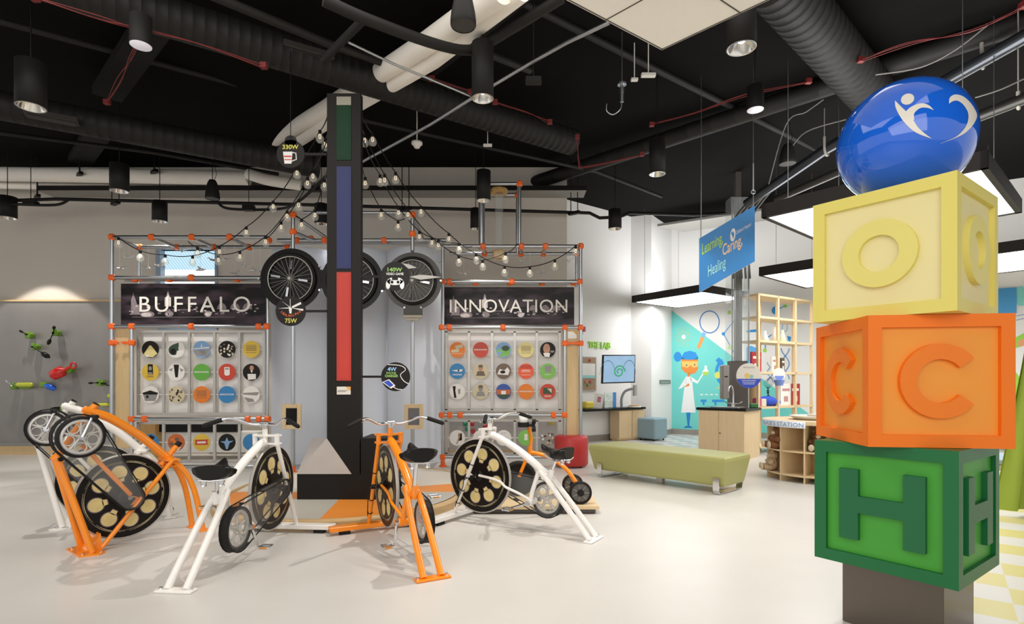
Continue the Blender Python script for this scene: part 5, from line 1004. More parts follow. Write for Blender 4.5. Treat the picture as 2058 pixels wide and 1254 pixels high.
for i in (-1, 1):
    for j in (-1, 1): q = ctr+lx*i*.18+rx*j*.18; m.cyl(q, q+Z*.045, .018, 10)
part('foot', m, blackm, t)
# green bench
n = Vector((2.42, 6.31, 0)); lx = Vector((-.69, .724, 0)).normalized(); rx = Vector((lx.y, -lx.x, 0)); L, D = 1.96, .68
ctr = n+lx*L/2+rx*D/2; t = thing('bench', 'long olive green upholstered bench on chrome sled legs', 'bench', ctr)
def prof(z): return [(.03, .0), ][0]
m = M(); ringz = [(.095, .10, .085), (.12, .085, .07), (.39, .0, .0), (.425, .005, .005), (.44, .03, .03)]; vs = []
for z, il, iw in ringz:
    k = .02
    vs += [n+lx*(il*.5)+rx*iw+Z*z, n+lx*(L-il*.5)+rx*iw+Z*z, n+lx*(L-il*.5)+rx*(D-iw)+Z*z, n+lx*(il*.5)+rx*(D-iw)+Z*z]
N = 4; m.add(vs, [(i*4+k, i*4+(k+1) % 4, (i+1)*4+(k+1) % 4, (i+1)*4+k) for i in range(4) for k in range(4)]+[(16, 17, 18, 19), (3, 2, 1, 0)]); part('seat', m, mat('olive_vinyl', '#a5a364', .5), t)
for q in (.12, L-.16):
    m = M(); a = n+lx*q; P = [(.035, .19), (.03, .05), (.05, .012), (D-.05, .012), (D-.03, .05), (D-.035, .19)]
    for (a0, a1) in zip(P, P[1:]):
        p, r2 = a+rx*a0[0]+Z*a0[1], a+rx*a1[0]+Z*a1[1]; d = (r2-p); mid = (p+r2)/2; dn = d.normalized(); m.box(mid, (d.length+.006, .075, .008), R=Matrix((dn, lx, dn.cross(lx))).transposed())
    part('sled_leg', m, chrome, t)
m = M(); a = n+lx*L*.5+rx*.25; m.box(a+Z*.055, (.09, .08, .11), 0, .004, R=Matrix((lx, rx, Z)).transposed()); part('centre_foot', m, alu, t)
# tricycle on plywood board
t = thing('display_board', 'low plywood board with dark base under the orange tricycle', 'board', (.25, 5.9, 0)); m = M(); m.bb((-.38, 5.5, 0), (.83, 6.25, .05), 0, .01); part('base', m, mat('board_grey', '#55504d', .6), t); m = M(); m.bb((-.4, 5.47, .05), (.86, 6.28, .08)); part('deck', m, ply2, t)
t = thing('tricycle', 'orange tricycle with black wheels behind the white bike, a blender clamped on top', 'tricycle', (.4, 5.9, .08))
trio = mat('trike_orange', '#ef8a12', .3); m = M()
hp = W(1065, 905, 5.95); topp = W(1062, 858, 5.95); fork = W(1043, 958, 5.95)
m.tube(smooth([topp, W(1067, 880, 5.95), hp]), .02, 12); m.tube([hp, fork], .019, 12); m.tube([hp-Z*.05, hp+Z*.04], .026, 14); m.tube(smooth([hp+Vector((0, 0, -.02)), W(1090, 914, 5.9), W(1115, 925, 5.85), W(1140, 945, 5.8), W(1163, 978, 5.75)]), .022, 12); m.cyl((W(1163, 978, 5.75).x, 5.56, .2), (W(1163, 978, 5.75).x, 6.0, .2), .012, 10)
part('frame', m, trio, t)
def trikewheel(c, R, solid=False):
    m = M(); c = Vector(c); m.lathe([(R*.8, -.03), (R*.97, -.03), (R, 0), (R*.97, .03), (R*.8, .03), (R*.8, -.03)], c, Yv, 32, 0); m.lathe([(0, -.01), (R*.82, -.01)], c, Yv, 32, 2 if not solid else 0, False); m.lathe([(R*.82, .01), (0, .01)], c, Yv, 32, 2 if not solid else 0, False); m.cyl(c-Yv*.035, c+Yv*.035, R*.3, 16, 0)
    if not solid:
        for k in range(7):
            a = 2*PI*k/7; m.box(c+Vector((R*.55*math.cos(a), -.014, R*.55*math.sin(a))), (R*.5, .01, .008), 1, R=Matrix.Rotation(-a, 3, 'Y'))
    part('wheel', m, [rubber, mat('trike_spoke', '#8e8b86', .5), mat('trike_disc', '#6a6864', .5)], t)
xw = W(1166, 990, 5.6).x; trikewheel((xw, 5.58, .195), .115); trikewheel((xw-.03, 6.02, .195), .115); trikewheel((fork.x+.0, 5.98, .27), .19, True)
m = M(); c = W(1052, 858, 5.9); m.cyl(c, c+Z*.05, .06, 20); m.cyl(c+Vector((.09, -.02, -.02)), c+Vector((.13, -.02, -.02)), .03, 14); m.cyl(c+Vector((.09, -.02, .06)), c+Vector((.13, -.02, .06)), .025, 14); m.tube([c+Vector((0, 0, .02)), c+Vector((.12, -.02, .02))], .015, 8); part('blender_clamp', m, rubber, t)
m = M(); m.lathe([(.04, 0), (.045, .02), (.05, .09), (0, .09)], c+Z*.05, Z, 20); part('blender_jar', m, mat('jar_white', '#e8e8e4', .3), t)

# ------------------------------------------------------------------ hanging sign
tl, tr_, br_, bl = W(1405, 479.5, 7.1), W(1517, 413, 6.85), W(1517, 525, 6.85), W(1405, 588.5, 7.1)
t = thing('hanging_sign', 'tilted blue hanging sign reading Learning, Caring, Healing', 'sign', (tl+br_)/2-Z*.4)
ux = (br_-bl); uy = (tl-bl); nrm = ux.cross(uy).normalized()
if nrm.y > 0: nrm = -nrm
m = M(); q = [bl, br_, tr_, tl]; m.add(q+[p-nrm*.02 for p in q], [(0, 1, 2, 3), (7, 6, 5, 4)], 0); m.add(q+[p-nrm*.02 for p in q], [(0, 4, 5, 1), (1, 5, 6, 2), (2, 6, 7, 3), (3, 7, 4, 0)], 1); part('board', m, [mat('sign_blue', '#1c7cc0', .35), mat('sign_edge', '#c9b9a8', .5)], t)
def ST(s_, a, b, w_, h_, mi, bold=.0): text(m, s_, bl+ux*a+uy*b+nrm*.001, ux.normalized(), uy.normalized(), w_*ux.length, h_*uy.length, .002, mi, bold, nrm=nrm)
sgM = [mat('sign_green', '#a6cf3e', .5), mat('sign_peach', '#f3c795', .5), mat('sign_aqua', '#9fe0dc', .5), wtx]
m = M(); ST('Learning,', .055, .60, .38, .27, 0, .01); part('lettering', m, sgM, t, 'lime Learning lettering')
m = M(); ST('Caring,', .43, .36, .35, .27, 1, .01); part('lettering', m, sgM, t, 'peach Caring lettering')
m = M(); ST('Healing', .165, .13, .32, .27, 2, .0); part('lettering', m, sgM, t, 'aqua Healing lettering')
m = M(); ST("Children's Hospital", .67, .65, .26, .09, 3); m.flat([(p[0], p[1]) for p in circ(.615, .70, .047, 24, .115)], bl+nrm*.001, ux, uy, 3); m.flat(circ(.60, .74, .014, 12, .035), bl+nrm*.0015, ux, uy, 4); m.flat([(.60, .7), (.63, .76), (.64, .7), (.625, .62), (.61, .66)], bl+nrm*.0015, ux, uy, 4); part('hospital_logo', m, sgM+[mat('sign_blue', '#1c7cc0', .35)], t)
m = M(); a = tl+ux.normalized()*.03; m.cyl(a, (a.x, a.y, 5.22), .004, 6); a = tr_-ux.normalized()*.02; m.cyl(a, (a.x, a.y, 5.22), .004, 6); e = a+Z*.18; m.torus(e, .025, .006, (0, 1, 0), 16, 0, 6); m.cyl(e+Z*.03, e+Z*.35, .012, 8); part('hanging_cable', m, steel, t)

# ------------------------------------------------------------------ mural
mu = Vector((.854, -.521, 0)); mn = Vector((-.521, -.854, 0)); m0 = Vector((pd[0], pd[1], 0))+mn*.006
def onwall(px, py):
    # point of the mural wall seen at px,py
    d = Vector(((px-CX)/F, 1, (HZ-py)/F)); tt = (m0-Vector((0, 0, EYE))).dot(mn)/d.dot(mn); return Vector((0, 0, EYE))+d*tt
t_mu = thing('wall_mural', 'teal and white science mural painted on the lab wall, with a doctor figure', 'mural', m0+mu*2)
mum = {}
def mural(nm, pieces, label=None):
    m = M(); mats = []
    for i, (col, P, lift) in enumerate(pieces):
        if col not in mats: mats.append(col)
        m.add([onwall(*p)+mn*lift for p in P], [list(range(len(P)))], mats.index(col))
    part(nm, m, [mat('mural_'+c_[1:], c_, .6) for c_ in mats], t_mu, label)
TE = '#74d6d0'; BL = '#2b93dc'; OR = '#eda05a'
mural('teal_field', [(TE, [(1350, 624), (1650, 850), (1650, 905), (1350, 861)], 0)])
mural('doctor_figure', [(BL, circ(1362, 717, 8, 16, 10), .001), (BL, circ(1386, 714, 17, 20, 9, 0, PI)+[(1369, 714), (1369, 722), (1403, 722), (1403, 714)], .0012), (BL, [(1369, 722), (1369, 718), (1375, 708), (1386, 705), (1398, 708), (1403, 718), (1403, 722)], .0012), ('#e88d3e', [(1369, 722), (1403, 722), (1403, 742), (1397, 750), (1386, 752), (1375, 748), (1369, 740)], .001), ('#f3c668', [(1370, 726), (1403, 726), (1402, 737), (1394, 739), (1388, 734), (1382, 739), (1371, 737)], .0015), ('#3d6f8a', circ(1380, 734, 1.3, 10, 2.2), .002), ('#3d6f8a', circ(1396, 733, 1.3, 10, 2.2), .002), ('#e88d3e', [(1381, 750), (1387, 750), (1386, 758), (1382, 758)], .001),
    ('#f2f3f3', [(1378, 757), (1390, 757), (1398, 829), (1369, 829)], .0012), ('#f2f3f3', [(1380, 755), (1363, 782), (1370, 780), (1381, 770)], .0012), ('#f2f3f3', [(1387, 756), (1402, 766), (1412, 750), (1414, 752), (1402, 771), (1387, 765)], .0012), ('#e88d3e', [(1376, 777), (1384, 770), (1386, 775), (1377, 778)], .002), ('#2584cc', [(1379, 829), (1388, 829), (1385, 858), (1382, 858)], .001), ('#2584cc', [(1374, 860), (1378, 856), (1388, 856), (1392, 860)], .0012)], 'cartoon doctor with blue hair and white coat')
ringp = circ(1425, 647, 20, 28, 22)
def ringpoly(cx, cy, rx, ry, w_, col, lift=.001, n=28, a0=0, a1=2*PI):
    out = []
    for k in range(n):
        a, b = a0+(a1-a0)*k/n, a0+(a1-a0)*(k+1)/n; out.append((col, [(cx+rx*math.cos(a), cy+ry*math.sin(a)), (cx+rx*math.cos(b), cy+ry*math.sin(b)), (cx+(rx-w_)*math.cos(b), cy+(ry-w_)*math.sin(b)), (cx+(rx-w_)*math.cos(a), cy+(ry-w_)*math.sin(a))], lift))
    return out
mural('magnifier', ringpoly(1426, 647, 20.5, 23, 2, '#3a7fc4')+[('#7fb8ea', [(1412, 667), (1419, 670), (1415, 679), (1409, 676)], .001), (OR, [(1409, 676), (1416, 679), (1406, 702), (1400, 698)], .0012)], 'large magnifying glass')
at = [('#f4f4f4', circ(1374, 677, 4, 16, 4.5), .001)]
for k in range(6): a = PI/3*k; at += ringpoly(1374+12*math.cos(a), 677+14*math.sin(a), 6, 7, .8, '#b9c98c', .0012, 12)
mural('atom', at+ringpoly(1374, 677, 10, 12, .8, '#b9c98c', .0012, 20), 'pale atom drawing')
mural('flask', [('#f2f6f4', [(1416, 735), (1421, 735), (1421, 741), (1425, 748), (1423, 753), (1418, 755), (1413, 753), (1411, 748), (1416, 741)], .002), ('#b5d95a', [(1412, 747), (1425, 747), (1423, 753), (1418, 755), (1413, 753)], .0024)])
mural('microscope', ringpoly(1462, 748, 25, 30, 6, BL, .001, 16, PI*.6, PI*1.35)+[(BL, [(1438, 724), (1445, 718), (1456, 730), (1449, 737)], .0015), ('#dede6a', circ(1442, 754, 6, 16, 7), .002), ('#f3c668', [(1438, 780), (1456, 774), (1456, 781)], .001), (BL, [(1408, 803), (1420, 803), (1420, 808), (1416, 808), (1416, 814), (1412, 814), (1412, 808), (1408, 808)], .001), (BL, [(1431, 803), (1455, 803), (1455, 808), (1440, 808), (1440, 814), (1436, 814), (1436, 808), (1431, 808)], .001)]+[('#f4f4f4', [(1407+k*10, 792), (1413+k*10, 792), (1413+k*10, 794), (1407+k*10, 794)], .001) for k in range(5)], 'blue microscope and lab bench')
def seg(a, b, w_, col, l=.001):
    dx, dy = b[0]-a[0], b[1]-a[1]; d = math.hypot(dx, dy); nx, ny = -dy/d*w_/2, dx/d*w_/2; return (col, [(a[0]+nx, a[1]+ny), (b[0]+nx, b[1]+ny), (b[0]-nx, b[1]-ny), (a[0]-nx, a[1]-ny)], l)
mo = [seg((1454, 671), (1475, 645), 1.6, BL), seg((1454, 671), (1475, 708), 1.6, BL), (BL, circ(1454, 671, 3.5, 14), .0015), (BL, circ(1558, 624, 7, 18, 8), .0015), seg((1558, 624), (1575, 616), 1.6, BL), ('#8ccf4f', circ(1578, 615, 4, 12, 3), .002), seg((1539, 681), (1562, 665), 2, BL), (BL, circ(1539, 681, 5, 14, 4), .0015), seg((1538, 683), (1538, 702), 2, BL), ('#a8d94c', circ(1537, 704, 4, 12), .0015), ('#a8d94c', circ(1466, 628, 4, 12), .0015), ('#c9e39a', circ(1468, 698, 5, 12), .0015), (BL, [(1500, 664), (1525, 661), (1525, 667), (1500, 668)], .001), ('#5aaeea', [(1500, 697), (1510, 695), (1519, 699), (1519, 730), (1500, 730)], .001), ('#3a7fc4', [(1519, 686), (1521, 686), (1521, 735), (1519, 735)], .0012), ('#f3c668', circ(1508, 782, 12, 16, 5), .001)]
for k in range(24):
    f0, f1 = k/24, (k+1)/24
    for ph in (0, PI):
        mo.append(seg((1578+8*math.cos(f0*2*PI+ph), 700+62*f0), (1578+8*math.cos(f1*2*PI+ph), 700+62*f1), 1.6, '#4a8fcb')); mo.append(seg((1548+6*math.cos(f0*2*PI+ph), 728+40*f0), (1548+6*math.cos(f1*2*PI+ph), 728+40*f1), 1.4, '#4a8fcb'))
mo += ringpoly(1577, 658, 6, 9, 1.2, '#7fb8ea')+[(BL, [(1582, 675), (1590, 677), (1588, 686), (1584, 685)], .001)]
mural('molecules_and_dna', mo, 'molecules, beaker and DNA drawings')
mural('right_swirls', [('#8edfd6', circ(2052, 595, 14, 18, 20), .001), ('#a2d94c', [(2020, 690), (2075, 660), (2075, 930), (2020, 925)], .001), ('#e9a87c', circ(2060, 690, 16, 16, 9), .0015), ('#f0f0f0', [(2040, 700), (2075, 690), (2075, 720), (2050, 760), (2040, 745)], .002), (BL, [(2009, 587), (2013, 587), (2013, 628), (2009, 628)], .001), seg((2013, 640), (2058, 632), 1, '#5a7fb0'), seg((2013, 650), (2058, 640), 1, '#5a7fb0')], 'green and aqua painted shapes at the right edge')

# ------------------------------------------------------------------ lab corner
lw = Vector((pb[0]-pa[0], pb[1]-pa[1], 0)).normalized(); ln = Vector((lw.y, -lw.x, 0)); l0 = Vector((pa[0], pa[1], 0))
def onlab(px, py, off=.0):
    o = l0+ln*off; d = Vector(((px-CX)/F, 1, (HZ-py)/F)); tt = (o-Vector((0, 0, EYE))).dot(ln)/d.dot(ln); return Vector((0, 0, EYE))+d*tt
def labrect(m, px0, py0, px1, py1, off, th, mi=0):
    a, b = onlab(px0, py1, off), onlab(px1, py1, off); h = onlab(px0, py0, off).z; z_ = a.z; q = [a, Vector((b.x, b.y, z_)), Vector((b.x, b.y, h)), Vector((a.x, a.y, h))]; m.add(q+[p-ln*th for p in q], [(0, 1, 2, 3), (7, 6, 5, 4), (0, 4, 5, 1), (1, 5, 6, 2), (2, 6, 7, 3), (3, 7, 4, 0)], mi)
m = M(); a = onlab(1182, 699, .01); b = onlab(1226, 701, .01); text(m, 'THE LAB', a, (b-a).normalized(), Z, (b-a).length, .145, .02, 0, .02, nrm=ln); top('wall_lettering', m, mat('lab_green', '#a6e04a', .5), 'lime green letters THE LAB on the white wall', 'lettering')
t = thing('pin_board', 'brown cork pin board with white sheet and coloured pins on the lab wall', 'pin board', onlab(1183, 785, .02)); m = M(); labrect(m, 1165, 716, 1199, 786, .03, .02, 0); part('frame', m, alu, t); m = M(); labrect(m, 1167, 718, 1197, 784, .035, .006, 0); part('cork', m, mat('cork', '#a58a70', .8, var=.15, scale=40), t)
m = M(); labrect(m, 1169, 730, 1196, 760, .04, .003, 0); labrect(m, 1169, 754, 1196, 760, .042, .002, 1); part('paper_sheet', m, [whitem, mat('sheet_teal', '#9fd9d9', .6)], t)
for px, py, col in ((1186, 724, '#d8584a'), (1177, 767, '#ef8a5a'), (1187, 767, '#e55a7a'), (1181, 774, '#5aa04a')):
    m = M(); m.ball(onlab(px, py, .045), .03, 10, 6); part('pin', m, mat('pin'+col[1:], col, .4), t)
t = thing('wall_monitor', 'flat monitor on the lab wall showing a green swirl', 'monitor', onlab(1245, 768, .12)); m = M()
a, b, c_, d_ = W(1210, 771, 11.5), W(1276, 769, 11.75), W(1277, 713, 11.75), W(1212, 713, 11.5); nb = (b-a).cross(d_-a).normalized(); nb = nb if nb.y < 0 else -nb
m.add([a, b, c_, d_, a-nb*.05, b-nb*.05, c_-nb*.05, d_-nb*.05], [(0, 1, 2, 3), (7, 6, 5, 4), (0, 4, 5, 1), (1, 5, 6, 2), (2, 6, 7, 3), (3, 7, 4, 0)]); e = (a+c_)/2; m.tube([e-nb*.05, e-nb*.2], .04, 10); part('casing', m, black, t)
def scr(u_, v_, l=.002): return a+(b-a)*u_+(d_-a)*v_+nb*l
m = M(); m.add([scr(.03, .04), scr(.97, .04), scr(.97, .96), scr(.03, .96)], [(0, 1, 2, 3)], 0)
for k in range(22):
    f0, f1 = k/22, (k+1)/22; 
    for (cx, cy, R, w_, mi) in ((.5, .4, .2, .07, 1),):
        A0, A1 = f0*3.4*PI, f1*3.4*PI; r0_, r1_ = R*(1-f0*.7), R*(1-f1*.7); m.add([scr(cx+r0_*math.cos(A0), cy+r0_*1.3*math.sin(A0), .004), scr(cx+r1_*math.cos(A1), cy+r1_*1.3*math.sin(A1), .004), scr(cx+(r1_-w_*.6)*math.cos(A1), cy+(r1_-w_*.6)*1.3*math.sin(A1), .004), scr(cx+(r0_-w_*.6)*math.cos(A0), cy+(r0_-w_*.6)*1.3*math.sin(A0), .004)], [(0, 1, 2, 3)], mi)
for cx, R, sq in ((.15, .22, 2.2), (.8, .2, 2.4)):
    for k in range(20): A0, A1 = PI*k/20, PI*(k+1)/20; m.add([scr(cx+R*math.cos(A0), .3+R*sq*math.sin(A0), .003), scr(cx+R*math.cos(A1), .3+R*sq*math.sin(A1), .003), scr(cx+(R+.01)*math.cos(A1), .3+(R+.01)*sq*math.sin(A1), .003), scr(cx+(R+.01)*math.cos(A0), .3+(R+.01)*sq*math.sin(A0), .003)], [(0, 1, 2, 3)], 2)
part('screen_picture', m, [mat('scr_blue', '#8fb0cf', .3, emit=.5, var=.25, scale=4), mat('scr_green', '#3fa277', .3, emit=.4), mat('scr_dark', '#4d6a8c', .3, emit=.2)], t)
# shelf counter and cabinet
bt = mat('black_counter', '#171614', .25)
zc_ = .74
m = M(); a0_, a1_ = onlab(1160, 812, .0), onlab(1250, 812, .0); q = [Vector((p.x, p.y, zc_)) for p in (onlab(1150, 812, .01), onlab(1262, 812, .01), onlab(1262, 812, .01)+ln*.42, onlab(1150, 812, .01)+ln*.42)]; m.add([p-Z*.05 for p in q]+q, [(0, 1, 2, 3), (4, 5, 6, 7), (0, 1, 5, 4), (1, 2, 6, 5), (2, 3, 7, 6), (3, 0, 4, 7)]); top('wall_counter', m, bt, 'black wall counter below the pin board', 'counter')
n = Vector((2.36, 12.28, 0)); lx, rx = Vector((-.55, .83, 0)).normalized(), Vector((.83, .55, 0)); wd, dp = .82, .3; R_ = Matrix((rx, lx, Z)).transposed(); ctr = n+rx*wd/2+lx*dp/2
t = thing('lab_cabinet', 'light maple cabinet with black top below the lab monitor', 'cabinet', ctr); m = M(); m.box(ctr+Z*.36+Z*.0, (wd-.03, dp-.03, .66), R=R_); m.box(ctr+Z*.03, (wd-.06, dp-.1, .06), R=R_); part('body', m, ply2, t); m = M(); m.box(ctr+Z*.72, (wd+.04, dp+.04, .045), R=R_); part('worktop', m, bt, t)
for k in range(2):
    m = M(); cc = n+rx*(wd*(.25+.5*k))-lx*.0+Z*.37; m.box(cc, (wd/2-.02, .02, .6), R=R_); dr = part('door', m, ply2, t); m = M(); m.ball(cc+rx*(.14 if k == 0 else -.14)-lx*.02, .012, 8, 6); part('knob', m, chrome, dr)
def small(name, px, py, Y, dims, mt, label, cat, bev=.005, yaw=0, ang=None):
    m = M(); m.box(W(px, py, Y), dims, 0, bev, yaw=yaw); return top(name, m, mt, label, cat)
z_ct = zc_
def oncounter(px, off): p = onlab(px, 800, off); return Vector((p.x, p.y, zc_))
p = oncounter(1181, .2); m = M(); m.box(p+Z*.08, (.24, .15, .15), 0, .02, yaw=.6); m.box(p+Z*.11, (.2, .16, .06), 0, .01, yaw=.6); top('yellow_bin', m, mat('bin_yellow', '#e3cf4a', .4), 'yellow plastic bin on the black wall counter', 'bin')
p = oncounter(1203, .2); t = thing('photo_stand', 'white picture stand with a small coloured image on the wall counter', 'picture stand', p); m = M(); m.box(p+Z*.16, (.2, .02, .32), 0, .003, R=Matrix.Rotation(.15, 3, 'Y')); part('stand_board', m, whitem, t); m = M(); m.box(p+Z*.19-Yv*.012+X*.01, (.08, .004, .12), R=Matrix.Rotation(.15, 3, 'Y')); part('picture', m, mat('pic_mix', '#c57a9a', .5, var=.6, scale=30), t)
p = oncounter(1226, .06); t = thing('poster_board', 'white poster with pale green circles leaning on the wall', 'poster', p); m = M(); m.box(p+Z*.17, (.36, .01, .34), yaw=math.atan2(lw.y, lw.x)); part('sheet', m, mat('poster_pale', '#e4ece8', .6), t)
m = M(); 
for k, (a_, b_, r_) in enumerate(((-.12, .1, .05), (-.02, .22, .04), (.03, .1, .045), (-.1, .27, .03))): m.torus(p+lw*a_+Z*b_+ln*.012, r_, .003, ln, 18, 0, 5)
part('circle_print', m, mat('print_sage', '#b9d3bb', .6), t); m = M(); m.box(p+lw*.14+Z*.17+ln*.008, (.1, .006, .34), yaw=math.atan2(lw.y, lw.x)); part('blue_strip', m, mat('poster_blue', '#4f8fd6', .6), t)
t = thing('desk_magnifier', 'grey arched overhead microscope camera on the lab cabinet', 'microscope', Vector((2.45, 12.42, .745))); m = M(); p = Vector((2.46, 12.45, .745)); m.tube(smooth([p, p+Z*.2, p+Z*.36+X*.08, p+Z*.42+X*.24]), .03, 10); part('arm', m, mat('scope_grey', '#8d8f95', .3, .4), t); m = M(); m.cyl(p+X*.3+Z*.26, p+X*.3+Z*.5, .05, 18); part('head', m, mat('scope_silver', '#b9b7b2', .35, .4), t)
m = M(); p = Vector((2.78, 12.62, .745)); m.cyl(p, p+Z*.025, .16, 20); m.cyl(p+Z*.03, p+Z*.045, .12, 20, 1); top('specimen_plate', m, [whitem, mat('plate_wood', '#caa25e', .5)], 'flat round tray with wooden disc on the lab cabinet', 'tray')
p = onwall(1316, 767); t = thing('coat_hook_strip', 'small dark green hook strip on the white column face', 'hook strip', W(1330, 767, 13.3)); d_ = Vector((pd[0]-pc[0], pd[1]-pc[1], 0)).normalized(); nn2 = Vector((d_.y, -d_.x, 0)); c0_ = Vector((pc[0], pc[1], 0))+d_*.9+nn2*.015+Z*1.32; m = M(); m.box(c0_, (.75, .02, .09), R=Matrix((d_, nn2, Z)).transposed()); part('strip', m, mat('strip_green', '#6f8377', .5), t)
m = M()
for k in range(5): q = c0_+d_*(-.3+.15*k)+nn2*.01; m.cyl(q, q+nn2*.05-Z*.02, .008, 8)
part('hook', m, alu, t)
# sink cabinet
n = Vector((3.90, 9.29, 0)); lx, rx = Vector((-.73, .69, 0)).normalized(), Vector((.69, .73, 0)).normalized(); wl, wr = .82, .68; R_ = Matrix((lx, rx, Z)).transposed(); ctr = n+lx*wl/2+rx*wr/2
t = thing('sink_cabinet', 'light maple sink cabinet with black worktop in front of the mural', 'cabinet', ctr); m = M(); m.box(ctr+Z*.41, (wl-.02, wr-.0, .82), R=R_); part('body', m, ply2, t); m = M(); m.box(ctr+Z*.84, (wl+.05, wr+.05, .045), 0, .004, R=R_); part('worktop', m, bt, t)
for k in range(2):
    m = M(); cc = n+lx*(wl*(.27 if k == 0 else .765))+Z*.43-rx*.004; m.box(cc, (wl*(.53 if k == 0 else .44)-.006, .018, .78), R=R_); dr = part('door', m, ply2, t)
    if k == 0: m = M(); m.cyl(cc+lx*wl*.24-rx*.008, cc+lx*wl*.24-rx*.018, .012, 10); part('knob', m, mat('knob_dark', '#4a4038', .5), dr)
m = M(); m.box(ctr+Z*.866, (.5, .4, .01), 0, .004, R=R_); m.box(ctr+Z*.872, (.42, .32, .004), 1, R=R_); part('basin', m, [chrome, alu], t)
m = M(); f0 = ctr+rx*.2+Z*.865; m.cyl(f0, f0+Z*.05, .03, 16); m.tube(smooth([f0, f0+Z*.25, f0+Z*.36-rx*.05, f0+Z*.38-rx*.12, f0+Z*.33-rx*.2, f0+Z*.28-rx*.2]), .014, 10); m.tube([f0+Z*.06-lx*.1, f0+Z*.06+lx*.1], .01, 8); m.tube([f0+Z*.06+lx*.1, f0+Z*.1+lx*.16], .01, 8); m.tube([f0+Z*.06-lx*.1, f0+Z*.1-lx*.16], .01, 8); part('faucet', m, chrome, t)
# round hand washing sign
p = W(1505, 755, 9.55); t = thing('round_sign', 'round hand washing sign, cream above and blue below, on the sink worktop', 'sign', (p.x, p.y, .86)); r = .215; m = M(); m.cyl(p+Yv*.012, p, r, 36, 0); m.flat(circ(0, 0, r, 20, None, PI+.25, 2*PI-.25), p-Yv*.001, X, Z, 1); m.flat(circ(-.03, .0, .045, 14), p-Yv*.001, X, Z, 2); m.flat(circ(.045, -.015, .035, 14), p-Yv*.0015, X, Z, 3)
for k in range(3): m.bb((p.x-.12+.01*k, p.y-.002, p.z-.085-.03*k), (p.x+.12-.01*k, p.y-.001, p.z-.078-.03*k), 4)
text(m, 'Wash Your Hands', p+X*-.1+Z*.13-Yv*.001, X, Z, .2, .03, .001, 5); part('disc', m, [mat('sign_cream', '#d6cfc4', .5), mat('sign_navy', '#2b46b0', .5), mat('print_sand', '#d9b75e', .5), mat('print_teal', '#8fb9ab', .5), wtx, mat('print_text', '#9aa09c', .5)], t); m = M(); m.cyl((p.x, p.y+.01, .862), (p.x, p.y+.01, p.z-r+.02), .012, 8); part('stem', m, steel, t)
# steel column with acrylic guard
cp = W(1482, 815, 10.3); t = thing('guarded_column', 'dark steel column with clear acrylic sleeve behind the sink', 'column', (cp.x, cp.y, 0)); m = M(); m.box((cp.x, cp.y, .85), (.3, .2, 1.7)); m.box((cp.x+.0, cp.y, 3.4), (.1, .1, 3.6), 0); part('steel_column', m, mat('column_grey', '#57514c', .45, .4), t)
m = M()
for dx in (-.14, -.01, .03, .16): m.bb((cp.x+dx-.008, cp.y-.12, 1.7), (cp.x+dx+.008, cp.y-.1, 4.6))
part('edge_strip', m, mat('strip_dark', '#35322f', .4), t); m = M(); m.bb((cp.x-.17, cp.y-.14, 1.7), (cp.x+.17, cp.y-.135, 4.7)); m.bb((cp.x+.17, cp.y-.14, 1.7), (cp.x+.175, cp.y+.12, 4.7)); m.bb((cp.x-.175, cp.y-.14, 1.7), (cp.x-.17, cp.y+.12, 4.7)); part('acrylic_sleeve', m, clearp, t)
m = M(); m.box(W(1456, 768, 10.1), (.12, .16, .62), 0, .015); m.box(W(1456, 768, 10.1)+Z*.1-Yv*.081, (.06, .01, .02), 1); top('towel_dispenser', m, [mat('dispenser_grey', '#96918b', .4, .3), black], 'grey paper towel dispenser left of the guarded column', 'dispenser')
# cable mass over column
m = M()
for k in range(5): x = 1475+k*8; m.tube(smooth([W(x, 560, 10.2), W(x-3, 500, 10.1), W(x+2, 440, 9.6), W(1540+k*5, 370, 8.9)]), .02, 8)
top('flexible_cable', m, mat('dark_cable', '#3a3835', .5), 'bundle of dark flexible cables dropping behind the hanging sign', 'cable')
# open wooden shelf
n = Vector((4.50, 10.1, 0)); sx = Vector((.85, .53, 0)).normalized(); sy = Vector((-.53, .85, 0)).normalized(); SW, SD = 2.0, .42; zs = [.12, .84, 1.48, 2.06, 2.5, 2.91]
def fx(px):
    r_ = (px-CX)/F; return (r_*n.y-n.x)/(sx.x-r_*sx.y)
us = [0, fx(1565), fx(1600), fx(1633)]; SW = us[-1]
t = thing('open_shelf', 'tall open light wood shelf grid right of the sink', 'shelf', n); tk = .045
def sb(m, u0, u1, v0, v1, z0, z1):
    q = [n+sx*u0+sy*v0, n+sx*u1+sy*v0, n+sx*u1+sy*v1, n+sx*u0+sy*v1]; m.add([p+Z*z0 for p in q]+[p+Z*z1 for p in q], [(3, 2, 1, 0), (4, 5, 6, 7), (0, 1, 5, 4), (1, 2, 6, 5), (2, 3, 7, 6), (3, 0, 4, 7)])
for u_ in us:
    m = M(); sb(m, u_-tk/2, u_+tk/2, 0, tk, 0, 2.93); sb(m, u_-tk/2, u_+tk/2, SD-tk, SD, 0, 2.93); part('upright', m, ply2, t)
for z in zs:
    m = M(); sb(m, 0, SW, .0, SD, z-.02, z+.02); part('shelf_board', m, ply2, t)
